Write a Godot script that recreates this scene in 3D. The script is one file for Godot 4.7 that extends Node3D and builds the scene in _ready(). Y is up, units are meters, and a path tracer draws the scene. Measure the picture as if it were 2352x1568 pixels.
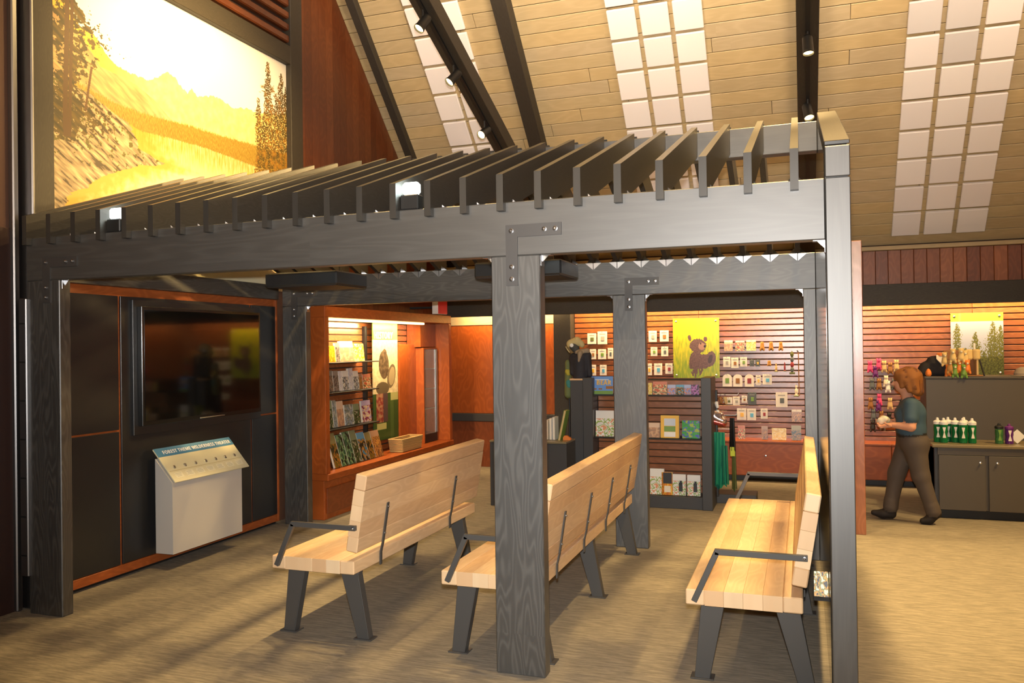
extends Node3D
# An exhibit hall: a dark timber pergola with benches before a screen wall, a shop behind it, under a plank roof.
# Axes: x runs along the pergola's front beam (to the right), -z is away from the camera, y is up; metres.

var M := {}          # materials by name
var used := {}       # how often a top-level name has been taken
var kept := {}       # meshes shared between alike pieces
var rng := RandomNumberGenerator.new()

func _ready() -> void:
	rng.seed = 7
	camera_and_light()
	make_materials()
	build_shell()
	build_roof()
	build_left_wall()
	build_back_wall()
	build_pergola()
	build_screen_wall()
	build_benches()
	build_bookcase()
	build_gondola()
	build_wall_goods()
	build_counter()
	build_person()
	build_lamps()

func camera_and_light() -> void:
	var cam := Camera3D.new()
	cam.name = "camera"
	var yaw := deg_to_rad(19.4)
	var pitch := deg_to_rad(0.36)
	var roll := -0.0137
	var f0 := Vector3(-sin(yaw), 0, -cos(yaw))
	var r0 := f0.cross(Vector3.UP)
	var f := f0 * cos(pitch) + Vector3.UP * sin(pitch)
	var u0 := r0.cross(f)
	var r := r0 * cos(roll) + u0 * sin(roll)
	var u := u0 * cos(roll) - r0 * sin(roll)
	cam.transform = Transform3D(Basis(r, u, -f), Vector3(0, 1.75, 0))
	cam.fov = rad_to_deg(2.0 * atan(784.0 / 1890.0))
	cam.near = 0.05
	add_child(cam)
	cam.current = true
	var we := WorldEnvironment.new()
	we.name = "surroundings"
	var e := Environment.new()
	e.background_mode = Environment.BG_COLOR
	e.background_color = Color(0.02, 0.02, 0.022)
	e.tonemap_mode = Environment.TONE_MAPPER_LINEAR
	e.tonemap_exposure = 1.0
	e.sdfgi_enabled = true
	e.ssao_enabled = true
	e.ssil_enabled = true
	we.environment = e
	add_child(we)
	# the flash on top of the photographer's camera
	var fl := SpotLight3D.new()
	fl.name = "camera_flash"
	fl.position = Vector3(0.0, 1.87, 0.0)
	fl.basis = Basis.looking_at(f, Vector3.UP)
	fl.light_color = Color(1.0, 0.985, 0.96)
	fl.light_energy = 34.0
	fl.light_size = 0.03
	fl.spot_angle = 43.0
	fl.spot_angle_attenuation = 1.0
	fl.spot_range = 40.0
	fl.shadow_enabled = true
	add_child(fl)

# ---------------------------------------------------------------- nodes
func numbered(called: String) -> String:
	var n: int = used.get(called, 0)
	used[called] = n + 1
	return called if n == 0 else "%s_%03d" % [called, n]

func tag(o: Node3D, label: String, category: String, group := "") -> Node3D:
	o.set_meta("label", label)
	o.set_meta("category", category)
	if group != "":
		o.set_meta("group", group)
	return o

func thing(called: String, label: String, category: String, at := Vector3.ZERO, group := "", turn := 0.0) -> Node3D:
	var o := Node3D.new()
	o.name = numbered(called)
	add_child(o)
	o.position = at
	o.rotation.y = turn
	return tag(o, label, category, group)

func part(called: String, mesh: Mesh, m: Material, parent: Node3D, at := Vector3.ZERO, b := Basis()) -> MeshInstance3D:
	var o := MeshInstance3D.new()
	o.name = called
	o.mesh = mesh
	o.material_override = m
	o.transform = Transform3D(b, at)
	parent.add_child(o, true)
	return o

func lone(called: String, mesh: Mesh, m: Material, label: String, category: String, at := Vector3.ZERO, group := "", b := Basis()) -> MeshInstance3D:
	var o := part(numbered(called), mesh, m, self, at, b)
	tag(o, label, category, group)
	return o

func setting(called: String, mesh: Mesh, m: Material, at := Vector3.ZERO, b := Basis()) -> MeshInstance3D:
	var o := part(called, mesh, m, self, at, b)
	o.set_meta("kind", "structure")
	return o

# ---------------------------------------------------------------- shapes
func st_new() -> SurfaceTool:
	var st := SurfaceTool.new()
	st.begin(Mesh.PRIMITIVE_TRIANGLES)
	return st

# one flat face; g is the axis the grain follows, off shifts the grain
func face(st: SurfaceTool, p: Array, n: Vector3, g := 0, off := Vector2.ZERO) -> void:
	var an := n.abs()
	var big := an.max_axis_index()
	var ua := g
	if ua == big:
		ua = (g + 1) % 3
	var va := 3 - ua - big
	var flip: bool = (p[1] - p[0]).cross(p[2] - p[0]).dot(n) > 0.0
	for k in range(1, p.size() - 1):
		var tri := [p[0], p[k + 1], p[k]] if flip else [p[0], p[k], p[k + 1]]
		for q in tri:
			st.set_normal(n)
			# end grain shows no long fibres
			st.set_uv(Vector2(q[ua], q[va]) * (0.06 if g == big else 1.0) + off)
			st.add_vertex(q)

# box with chamfered edges
func add_box(st: SurfaceTool, c: Vector3, size: Vector3, bev := 0.004, g := -1, off := Vector2.ZERO) -> void:
	var h := size * 0.5
	if g < 0:
		g = size.max_axis_index()
	var b := minf(bev, minf(h.x, minf(h.y, h.z)) * 0.6)
	for ax in 3:
		for s in [-1.0, 1.0]:
			var n := Vector3.ZERO
			n[ax] = s
			var a1 := (ax + 1) % 3
			var a2 := (ax + 2) % 3
			var p := []
			for q in [[-1, -1], [1, -1], [1, 1], [-1, 1]]:
				var v := Vector3.ZERO
				v[ax] = s * h[ax]
				v[a1] = q[0] * (h[a1] - b)
				v[a2] = q[1] * (h[a2] - b)
				p.append(c + v)
			face(st, p, n, g, off)
	if b <= 0.0:
		return
	for ax in 3:
		var a1 := (ax + 1) % 3
		var a2 := (ax + 2) % 3
		for s1 in [-1.0, 1.0]:
			for s2 in [-1.0, 1.0]:
				var n := Vector3.ZERO
				n[a1] = s1
				n[a2] = s2
				var p := []
				for e in [[-1, 0], [1, 0], [1, 1], [-1, 1]]:
					var v := Vector3.ZERO
					v[ax] = e[0] * (h[ax] - b)
					v[a1] = s1 * (h[a1] - (b if e[1] else 0.0))
					v[a2] = s2 * (h[a2] - (0.0 if e[1] else b))
					p.append(c + v)
				face(st, p, n.normalized(), g, off)
	for s in 8:
		var sg := Vector3(1 if s & 1 else -1, 1 if s & 2 else -1, 1 if s & 4 else -1)
		var p := []
		for k in 3:
			var v := sg * (h - Vector3(b, b, b))
			v[k] = sg[k] * h[k]
			p.append(c + v)
		face(st, p, sg.normalized(), g, off)

func box(size: Vector3, bev := 0.004, g := -1, off := Vector2.ZERO) -> ArrayMesh:
	var key := "%.4v|%.4f|%d|%.2v" % [size, bev, g, off]
	if not kept.has(key):
		var st := st_new()
		add_box(st, Vector3.ZERO, size, bev, g, off)
		kept[key] = st.commit()
	return kept[key]

# a shape between two corners, as a part placed at its own middle
func slab(called: String, lo: Vector3, hi: Vector3, m: Material, parent: Node3D, bev := 0.004, g := -1, off := Vector2.ZERO) -> MeshInstance3D:
	return part(called, box((hi - lo).abs(), bev, g, off), m, parent, (lo + hi) * 0.5)

# polygon in x-y, drawn out along z from z0 to z1
func add_prism(st: SurfaceTool, poly: PackedVector2Array, z0: float, z1: float, g := 0, off := Vector2.ZERO, xf := Transform3D()) -> void:
	var tri := Geometry2D.triangulate_polygon(poly)
	for z in [z0, z1]:
		var n := Vector3(0, 0, signf(z - (z0 + z1) * 0.5))
		for k in range(0, tri.size(), 3):
			var p := []
			for j in 3:
				p.append(xf * Vector3(poly[tri[k + j]].x, poly[tri[k + j]].y, z))
			face(st, p, (xf.basis * n).normalized(), g, off)
	var turn := 1.0 if Geometry2D.is_polygon_clockwise(poly) else -1.0
	for k in poly.size():
		var a := poly[k]
		var b := poly[(k + 1) % poly.size()]
		var d := b - a
		var n := Vector3(-d.y, d.x, 0) * turn
		face(st, [xf * Vector3(a.x, a.y, z0), xf * Vector3(b.x, b.y, z0), xf * Vector3(b.x, b.y, z1), xf * Vector3(a.x, a.y, z1)], (xf.basis * n).normalized(), g, off)

func prism(poly: PackedVector2Array, z0: float, z1: float, g := 0, off := Vector2.ZERO) -> ArrayMesh:
	var st := st_new()
	add_prism(st, poly, z0, z1, g, off)
	return st.commit()

# turned shape about the y axis; profile holds (radius, height) from bottom to top
func add_lathe(st: SurfaceTool, prof: PackedVector2Array, sides := 20, xf := Transform3D()) -> void:
	for k in prof.size() - 1:
		var a := prof[k]
		var b := prof[k + 1]
		var d := (b - a)
		var nn := Vector2(d.y, -d.x).normalized()
		for s in sides:
			var t0 := TAU * s / sides
			var t1 := TAU * (s + 1) / sides
			var p := [Vector3(a.x * cos(t0), a.y, a.x * sin(t0)), Vector3(b.x * cos(t0), b.y, b.x * sin(t0)), Vector3(b.x * cos(t1), b.y, b.x * sin(t1)), Vector3(a.x * cos(t1), a.y, a.x * sin(t1))]
			var ns := [Vector3(nn.x * cos(t0), nn.y, nn.x * sin(t0)), Vector3(nn.x * cos(t1), nn.y, nn.x * sin(t1))]
			var ids := [0, 1, 2, 0, 2, 3]
			for t in [0, 3]:
				var q := [ids[t], ids[t + 1], ids[t + 2]]
				var pn: Vector3 = (p[q[1]] - p[q[0]]).cross(p[q[2]] - p[q[0]])
				if pn.length_squared() < 1e-16:
					continue
				if pn.dot(ns[0] + ns[1]) > 0.0:
					q = [q[0], q[2], q[1]]
				for i in q:
					st.set_normal((xf.basis * ns[0 if i < 2 else 1]).normalized())
					st.set_uv(Vector2(float(s + (0 if i < 2 else 1)) / sides, p[i].y))
					st.add_vertex(xf * p[i])

func lathe(prof: PackedVector2Array, sides := 20) -> ArrayMesh:
	var st := st_new()
	add_lathe(st, prof, sides)
	return st.commit()

# round bar through points
func add_tube(st: SurfaceTool, pts: Array, r: float, sides := 8) -> void:
	for k in pts.size() - 1:
		var a: Vector3 = pts[k]
		var b: Vector3 = pts[k + 1]
		var d := (b - a).normalized()
		var x := d.cross(Vector3.UP if absf(d.y) < 0.9 else Vector3.RIGHT).normalized()
		var xf := Transform3D(Basis(x, d, x.cross(d)), a)
		var l := (b - a).length()
		add_lathe(st, PackedVector2Array([Vector2(0, -r * 0.3), Vector2(r * 0.8, -r * 0.2), Vector2(r, 0), Vector2(r, l), Vector2(r * 0.8, l + r * 0.2), Vector2(0, l + r * 0.3)]), sides, xf)

func tube(pts: Array, r: float, sides := 8) -> ArrayMesh:
	var st := st_new()
	add_tube(st, pts, r, sides)
	return st.commit()

# flat bar of width w (along side) and thickness t between two points
func add_bar(st: SurfaceTool, a: Vector3, b: Vector3, side: Vector3, w: float, t: float, bev := 0.002) -> void:
	var d := (b - a).normalized()
	var s := (side - d * side.dot(d)).normalized()
	var xf := Transform3D(Basis(d, s, d.cross(s)), (a + b) * 0.5)
	var tmp := st_new()
	add_box(tmp, Vector3.ZERO, Vector3((b - a).length(), w, t), bev, 0)
	st.append_from(tmp.commit(), 0, xf)

# smooth bodies: tapered capsules [a, b, ra, rb, colour index, blend], meshed as surface nets
func blob(bones: Array, cell: float, colors: Array) -> ArrayMesh:
	var lo := Vector3.INF
	var hi := -Vector3.INF
	for q in bones:
		var rr: float = maxf(q[2], q[3]) + cell * 3.0
		lo = lo.min((q[0] as Vector3).min(q[1]) - Vector3.ONE * rr)
		hi = hi.max((q[0] as Vector3).max(q[1]) + Vector3.ONE * rr)
	var nx := int((hi.x - lo.x) / cell) + 2
	var ny := int((hi.y - lo.y) / cell) + 2
	var nz := int((hi.z - lo.z) / cell) + 2
	var f := PackedFloat32Array()
	f.resize(nx * ny * nz)
	f.fill(9.0)
	var near := PackedFloat32Array()
	near.resize(nx * ny * nz)
	near.fill(9.0)
	var who := PackedByteArray()
	who.resize(nx * ny * nz)
	for q in bones:
		var a: Vector3 = q[0]
		var b: Vector3 = q[1]
		var ra: float = q[2]
		var rb: float = q[3]
		var kk: float = q[5]
		var rr := maxf(ra, rb) + maxf(kk, cell * 2.5)
		var l0 := ((a.min(b) - Vector3.ONE * rr - lo) / cell).floor()
		var l1 := ((a.max(b) + Vector3.ONE * rr - lo) / cell).ceil()
		var ab := b - a
		var ll := maxf(ab.length_squared(), 1e-9)
		for iz in range(maxi(0, int(l0.z)), mini(nz, int(l1.z) + 1)):
			for iy in range(maxi(0, int(l0.y)), mini(ny, int(l1.y) + 1)):
				var at := (iz * ny + iy) * nx
				for ix in range(maxi(0, int(l0.x)), mini(nx, int(l1.x) + 1)):
					var p := lo + Vector3(ix, iy, iz) * cell
					var t := clampf((p - a).dot(ab) / ll, 0.0, 1.0)
					var d := p.distance_to(a + ab * t) - lerpf(ra, rb, t)
					var i := at + ix
					if d < near[i]:
						near[i] = d
						who[i] = q[4]
					var o := f[i]
					var h := maxf(kk - absf(o - d), 0.0) / kk
					f[i] = minf(o, d) - h * h * kk * 0.25
	var vid := PackedInt32Array()
	vid.resize(nx * ny * nz)
	vid.fill(-1)
	var vs := PackedVector3Array()
	var ns := PackedVector3Array()
	var cs := PackedColorArray()
	var step := [1, nx, nx * ny]
	var corner := []
	for k in 8:
		corner.append((1 if k & 1 else 0) + (nx if k & 2 else 0) + (nx * ny if k & 4 else 0))
	var edges := []
	for k in 8:
		for ax in 3:
			if not (k & (1 << ax)):
				edges.append([k, k | (1 << ax)])
	var c0: int = corner[7]
	for iz in nz - 1:
		for iy in ny - 1:
			var at := (iz * ny + iy) * nx
			for ix in nx - 1:
				var i := at + ix
				var v0 := f[i]
				if v0 > 2.0 * cell and f[i + c0] > 2.0 * cell:
					continue
				var neg := 0
				for k in 8:
					if f[i + corner[k]] < 0.0:
						neg += 1
				if neg == 0 or neg == 8:
					continue
				var sum := Vector3.ZERO
				var cnt := 0
				for e in edges:
					var fa := f[i + corner[e[0]]]
					var fb := f[i + corner[e[1]]]
					if (fa < 0.0) != (fb < 0.0):
						var t := fa / (fa - fb)
						var pa := Vector3(e[0] & 1, (e[0] >> 1) & 1, e[0] >> 2)
						var pb := Vector3(e[1] & 1, (e[1] >> 1) & 1, e[1] >> 2)
						sum += pa.lerp(pb, t)
						cnt += 1
				vid[i] = vs.size()
				vs.append(lo + (Vector3(ix, iy, iz) + sum / cnt) * cell)
				var gr := Vector3(f[i + corner[1]] + f[i + corner[3]] + f[i + corner[5]] + f[i + corner[7]] - f[i] - f[i + corner[2]] - f[i + corner[4]] - f[i + corner[6]],
					f[i + corner[2]] + f[i + corner[3]] + f[i + corner[6]] + f[i + corner[7]] - f[i] - f[i + corner[1]] - f[i + corner[4]] - f[i + corner[5]],
					f[i + corner[4]] + f[i + corner[5]] + f[i + corner[6]] + f[i + corner[7]] - f[i] - f[i + corner[1]] - f[i + corner[2]] - f[i + corner[3]])
				ns.append(gr.normalized())
				cs.append(colors[who[i]])
	var st := st_new()
	for iz in range(1, nz - 1):
		for iy in range(1, ny - 1):
			var at := (iz * ny + iy) * nx
			for ix in range(1, nx - 1):
				var i := at + ix
				if vid[i] < 0 and f[i] > 2.0 * cell:
					continue
				for ax in 3:
					var j: int = i + step[ax]
					if (f[i] < 0.0) == (f[j] < 0.0):
						continue
					var s1: int = step[(ax + 1) % 3]
					var s2: int = step[(ax + 2) % 3]
					var q := [vid[i], vid[i - s1], vid[i - s1 - s2], vid[i - s2]]
					if q.min() < 0:
						continue
					for t in [[0, 1, 2], [0, 2, 3]]:
						var a: int = q[t[0]]
						var b: int = q[t[1]]
						var c: int = q[t[2]]
						if (vs[b] - vs[a]).cross(vs[c] - vs[a]).dot(ns[a] + ns[b] + ns[c]) > 0.0:
							var sw := b
							b = c
							c = sw
						for v in [a, b, c]:
							st.set_normal(ns[v])
							st.set_color(cs[v])
							st.add_vertex(vs[v])
	st.index()
	return st.commit()

func lettering(words: String, height: float, deep := 0.0015, wide := 0.0) -> TextMesh:
	var t := TextMesh.new()
	var fnt := SystemFont.new()
	fnt.font_names = PackedStringArray(["Droid Sans"])
	fnt.font_weight = 700
	t.font = fnt
	t.text = words
	t.font_size = 64
	t.pixel_size = height / 47.0
	t.depth = deep
	t.curve_step = 2.0
	return t

# ---------------------------------------------------------------- materials
func lin(r: float, g: float, b: float) -> Color:
	return Color(r, g, b).linear_to_srgb()

func plain(called: String, c: Color, rough := 0.6, metal := 0.0, spec := 0.5) -> StandardMaterial3D:
	var m := StandardMaterial3D.new()
	m.resource_name = called
	m.albedo_color = c
	m.roughness = rough
	m.metallic = metal
	m.metallic_specular = spec
	M[called] = m
	return m

func glowing(called: String, c: Color, k: float) -> StandardMaterial3D:
	var m := plain(called, Color(0.9, 0.9, 0.9), 0.5)
	m.emission_enabled = true
	m.emission = c
	m.emission_energy_multiplier = k
	return m

func noise(sd: int, freq: float, oct := 3) -> FastNoiseLite:
	var n := FastNoiseLite.new()
	n.seed = sd
	n.noise_type = FastNoiseLite.TYPE_SIMPLEX_SMOOTH
	n.frequency = freq
	n.fractal_octaves = oct
	return n

func img_from(w: int, h: int, px: PackedByteArray) -> Image:
	var im := Image.create_from_data(w, h, false, Image.FORMAT_RGB8, px)
	im.generate_mipmaps()
	return im

# wood grain running along u: dark and light tones, how many growth bands lie across, how strongly they arch, share of fine fibre
func wood_image(w: int, h: int, c0: Color, c1: Color, sd: int, bands: float, arch: float, fibre: float) -> Image:
	var low := noise(sd, 1.0, 2)
	var fine := noise(sd + 1, 1.0, 3)
	var px := PackedByteArray()
	px.resize(w * h * 3)
	var i := 0
	for y in h:
		var a := 2.0 * y / h - 1.0
		for x in w:
			var s := float(x) / w
			var n := low.get_noise_2d(s * 3.0, a * 1.2)
			var t := bands * (a * 0.5 * (1.0 - arch) + arch * (a * a * 0.6 + 0.7 * sin(s * TAU) * 0.5) + n * 0.55)
			var band := 0.5 + 0.5 * sin(t * TAU)
			band = band * band
			var fb := 0.5 + 0.5 * fine.get_noise_2d(s * 14.0, y * 0.35)
			var k := clampf(band * (1.0 - fibre) + fb * fibre, 0.0, 1.0)
			var c := c0.lerp(c1, k)
			px[i] = int(c.r * 255.0)
			px[i + 1] = int(c.g * 255.0)
			px[i + 2] = int(c.b * 255.0)
			i += 3
	return img_from(w, h, px)

func wooden(called: String, im: Image, tint: Color, rough: float, scale := Vector2(0.5, 1.6), relief := 0.0, spec := 0.5) -> StandardMaterial3D:
	var m := plain(called, tint, rough, 0.0, spec)
	m.albedo_texture = ImageTexture.create_from_image(im)
	m.uv1_scale = Vector3(scale.x, scale.y, 1)
	if relief > 0.0:
		var nm := im.duplicate() as Image
		nm.clear_mipmaps()
		nm.bump_map_to_normal_map(relief)
		m.normal_enabled = true
		m.normal_texture = ImageTexture.create_from_image(nm)
	return m

func dyed(called: String, from: String, tint: Color, rough := -1.0) -> StandardMaterial3D:
	var m := (M[from] as StandardMaterial3D).duplicate() as StandardMaterial3D
	m.resource_name = called
	m.albedo_color = tint
	if rough >= 0.0:
		m.roughness = rough
	M[called] = m
	return m

func printed(called: String, im: Image, rough := 0.45) -> StandardMaterial3D:
	var m := plain(called, Color.WHITE, rough)
	m.albedo_texture = ImageTexture.create_from_image(im)
	return m

func make_materials() -> void:
	# dark stained timber: charcoal with paler raised grain
	var tim := wood_image(1024, 256, lin(0.019, 0.0185, 0.0172), lin(0.070, 0.068, 0.063), 11, 5.0, 0.8, 0.4)
	var tm := wooden("timber", tim, Color.WHITE, 0.52, Vector2(0.42, 3.4), 0.6, 1.0)
	tm.clearcoat_enabled = true
	tm.clearcoat = 1.0
	tm.clearcoat_roughness = 0.46
	var tb := tm.duplicate() as StandardMaterial3D
	tb.resource_name = "timber_beam"
	tb.albedo_texture = ImageTexture.create_from_image(wood_image(1024, 128, lin(0.027, 0.026, 0.024), lin(0.053, 0.052, 0.048), 13, 4.0, 0.35, 0.6))
	tb.normal_enabled = false
	tb.uv1_scale = Vector3(0.2, 2.6, 1)
	M["timber_beam"] = tb
	var tim2 := wood_image(512, 256, lin(0.026, 0.024, 0.021), lin(0.050, 0.046, 0.040), 21, 9.0, 0.1, 0.6)
	wooden("rafter_wood", tim2, Color.WHITE, 0.38, Vector2(0.6, 4.0), 1.0)
	dyed("truss_wood", "rafter_wood", lin(0.95, 0.85, 0.70), 0.6)
	var red := wood_image(512, 256, lin(0.62, 0.56, 0.5), lin(1.0, 1.0, 1.0), 31, 5.0, 0.25, 0.6)
	wooden("cedar", red, lin(0.34, 0.098, 0.028), 0.42, Vector2(0.5, 1.4))
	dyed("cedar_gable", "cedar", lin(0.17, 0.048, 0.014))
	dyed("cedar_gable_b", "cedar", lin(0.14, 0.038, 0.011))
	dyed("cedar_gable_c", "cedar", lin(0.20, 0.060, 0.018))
	dyed("cedar_dark", "cedar", lin(0.26, 0.068, 0.02))
	dyed("cedar_light", "cedar", lin(0.44, 0.14, 0.042))
	dyed("cherry", "cedar", lin(0.44, 0.108, 0.022), 0.33)
	dyed("slat_wood", "cedar", lin(0.38, 0.128, 0.040), 0.27).metallic_specular = 1.0
	dyed("slat_wood_dark", "cedar", lin(0.35, 0.115, 0.036), 0.27).metallic_specular = 1.0
	dyed("reveal", "cedar", lin(0.42, 0.11, 0.025), 0.5)
	var tan_ := wood_image(512, 256, lin(0.80, 0.78, 0.74), lin(1.0, 1.0, 1.0), 41, 3.0, 0.2, 0.7)
	wooden("plank_a", tan_, lin(0.57, 0.455, 0.255), 0.6, Vector2(0.35, 2.0))
	dyed("plank_b", "plank_a", lin(0.54, 0.43, 0.245))
	dyed("plank_c", "plank_a", lin(0.60, 0.465, 0.245))
	dyed("plank_d", "plank_a", lin(0.56, 0.455, 0.28))
	var fir := wood_image(512, 256, lin(0.85, 0.79, 0.73), lin(1.0, 1.0, 1.0), 51, 4.0, 0.3, 0.55)
	wooden("fir_a", fir, lin(0.74, 0.53, 0.32), 0.42, Vector2(0.5, 3.0))
	dyed("fir_b", "fir_a", lin(0.78, 0.57, 0.35))
	dyed("fir_c", "fir_a", lin(0.70, 0.48, 0.28))
	dyed("fir_d", "fir_a", lin(0.77, 0.59, 0.38))
	plain("end_panel", lin(0.06, 0.06, 0.058), 0.42)
	plain("grille", lin(0.02, 0.018, 0.018), 0.7)
	var gc := dyed("gloss_cherry", "cedar", lin(0.44, 0.14, 0.05), 0.245)
	gc.metallic_specular = 1.0
	gc.clearcoat_enabled = true
	gc.clearcoat = 1.0
	gc.clearcoat_roughness = 0.245
	dyed("valance_wood", "rafter_wood", lin(1.0, 0.95, 0.8), 0.6)
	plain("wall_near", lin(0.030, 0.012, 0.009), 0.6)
	plain("sign_cream", lin(0.66, 0.62, 0.42), 0.5)
	plain("sign_blue", lin(0.06, 0.20, 0.36), 0.5)
	plain("sign_pale", lin(0.74, 0.71, 0.54), 0.5)
	plain("sign_ink", lin(0.42, 0.42, 0.33), 0.5)
	plain("card", lin(0.78, 0.74, 0.68), 0.5)
	plain("sky_pale", lin(0.55, 0.62, 0.72), 0.5)
	plain("slate_dark", lin(0.03, 0.035, 0.05), 0.5)
	plain("foil_red", lin(0.62, 0.10, 0.08), 0.2, 0.6)
	plain("glass_edge", lin(0.25, 0.42, 0.36), 0.1)
	plain("gap", lin(0.055, 0.04, 0.025), 0.9)
	plain("plaster_dark", lin(0.10, 0.05, 0.032), 0.7)
	plain("panel_black", lin(0.020, 0.020, 0.021), 0.33)
	plain("panel_gloss", lin(0.012, 0.012, 0.012), 0.10)
	plain("laminate", lin(0.045, 0.045, 0.047), 0.45)
	plain("laminate_brown", lin(0.085, 0.072, 0.058), 0.5)
	plain("worktop", lin(0.20, 0.16, 0.09), 0.3)
	plain("steel_black", lin(0.062, 0.060, 0.058), 0.42)
	plain("steel_bracket", lin(0.035, 0.032, 0.031), 0.55, 0.0, 0.7)
	plain("zinc", lin(0.42, 0.43, 0.45), 0.30, 1.0)
	plain("brushed", lin(0.62, 0.62, 0.62), 0.3, 1.0)
	plain("strut", lin(0.30, 0.30, 0.31), 0.38, 1.0)
	plain("bezel", lin(0.008, 0.008, 0.008), 0.2)
	plain("screen_off", lin(0.004, 0.004, 0.004), 0.06)
	plain("putty", lin(0.52, 0.50, 0.47), 0.55)
	plain("tile_a", lin(0.90, 0.86, 0.84), 0.9)
	plain("tile_b", lin(0.86, 0.82, 0.81), 0.9)
	plain("tile_c", lin(0.66, 0.64, 0.64), 0.9)
	plain("white", lin(0.80, 0.79, 0.76), 0.5)
	plain("cream", lin(0.78, 0.70, 0.56), 0.6)
	plain("black", lin(0.012, 0.012, 0.012), 0.5)
	plain("shelf_black", lin(0.010, 0.009, 0.008), 0.5)
	plain("grey_cloth", lin(0.30, 0.25, 0.20), 0.9)
	plain("sign_red", lin(0.80, 0.06, 0.07), 0.4)
	plain("leaf_green", lin(0.16, 0.30, 0.05), 0.5)
	plain("teal_cloth", lin(0.015, 0.27, 0.15), 0.7)
	plain("teal_dark", lin(0.010, 0.16, 0.10), 0.7)
	plain("lime", lin(0.55, 0.62, 0.04), 0.6)
	plain("yellow", lin(0.80, 0.46, 0.03), 0.4)
	plain("orange", lin(0.80, 0.22, 0.03), 0.5)
	plain("pink", lin(0.70, 0.06, 0.22), 0.7)
	plain("purple", lin(0.14, 0.02, 0.19), 0.5)
	plain("blue", lin(0.12, 0.28, 0.66), 0.45)
	plain("sky_blue", lin(0.10, 0.42, 0.70), 0.45)
	plain("brown", lin(0.30, 0.13, 0.04), 0.7)
	plain("plush", lin(0.46, 0.24, 0.07), 0.95)
	plain("plush_pale", lin(0.72, 0.52, 0.22), 0.95)
	plain("tan", lin(0.60, 0.42, 0.20), 0.8)
	plain("navy", lin(0.018, 0.022, 0.034), 0.85)
	plain("khaki", lin(0.52, 0.45, 0.24), 0.85)
	plain("skin_form", lin(0.34, 0.24, 0.16), 0.6)
	plain("olive", lin(0.11, 0.13, 0.035), 0.6)
	plain("slate", lin(0.10, 0.12, 0.14), 0.6)
	plain("maroon", lin(0.28, 0.03, 0.05), 0.6)
	plain("grey", lin(0.35, 0.34, 0.33), 0.6)
	plain("bottle_green", lin(0.008, 0.15, 0.045), 0.10)
	plain("bottle_purple", lin(0.10, 0.02, 0.17), 0.12)
	plain("bottle_dark", lin(0.05, 0.16, 0.05), 0.15)
	plain("foil", lin(0.75, 0.60, 0.60), 0.12, 0.85)
	plain("wicker", lin(0.50, 0.33, 0.13), 0.8)
	var gl := plain("glass", Color(0.85, 0.95, 0.9, 0.10), 0.03)
	gl.transparency = BaseMaterial3D.TRANSPARENCY_ALPHA
	var body := plain("figure", Color.WHITE, 0.75)
	body.vertex_color_use_as_albedo = true
	glowing("lamp_warm", Color(1.0, 0.86, 0.55), 9.0)
	glowing("lamp_white", Color(0.95, 1.0, 1.0), 3.0)
	glowing("strip_warm", Color(1.0, 0.86, 0.55), 4.0)
	carpet_material()

func carpet_material() -> void:
	var w := 1024
	var a := noise(61, 1.0, 3)
	var b := noise(62, 1.0, 2)
	var c := noise(63, 1.0, 2)
	var px := PackedByteArray()
	px.resize(w * w * 3)
	var i := 0
	var d0 := lin(0.165, 0.148, 0.122)
	var d1 := lin(0.33, 0.295, 0.235)
	for y in w:
		for x in w:
			# woven streaks along x, a few centimetres thick, and yarn speckle
			var k := 0.5 + 0.55 * a.get_noise_2d(x * 0.012, y * 0.11) + 0.22 * b.get_noise_2d(x * 0.05, y * 0.45) + 0.12 * c.get_noise_2d(x * 0.5, y * 0.5)
			var q := d0.lerp(d1, clampf(k, 0.0, 1.0))
			px[i] = int(q.r * 255.0)
			px[i + 1] = int(q.g * 255.0)
			px[i + 2] = int(q.b * 255.0)
			i += 3
	var m := printed("carpet", img_from(w, w, px), 0.95)
	m.metallic_specular = 0.2
	m.uv1_triplanar = true
	m.uv1_world_triplanar = true
	m.uv1_scale = Vector3(0.4, 0.4, 0.4)

# ---------------------------------------------------------------- prints
func along(pts: Array, x: float) -> float:
	if x <= pts[0][0]:
		return pts[0][1]
	for k in pts.size() - 1:
		if x <= pts[k + 1][0]:
			return lerpf(pts[k][1], pts[k + 1][1], (x - pts[k][0]) / (pts[k + 1][0] - pts[k][0]))
	return pts[-1][1]

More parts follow.
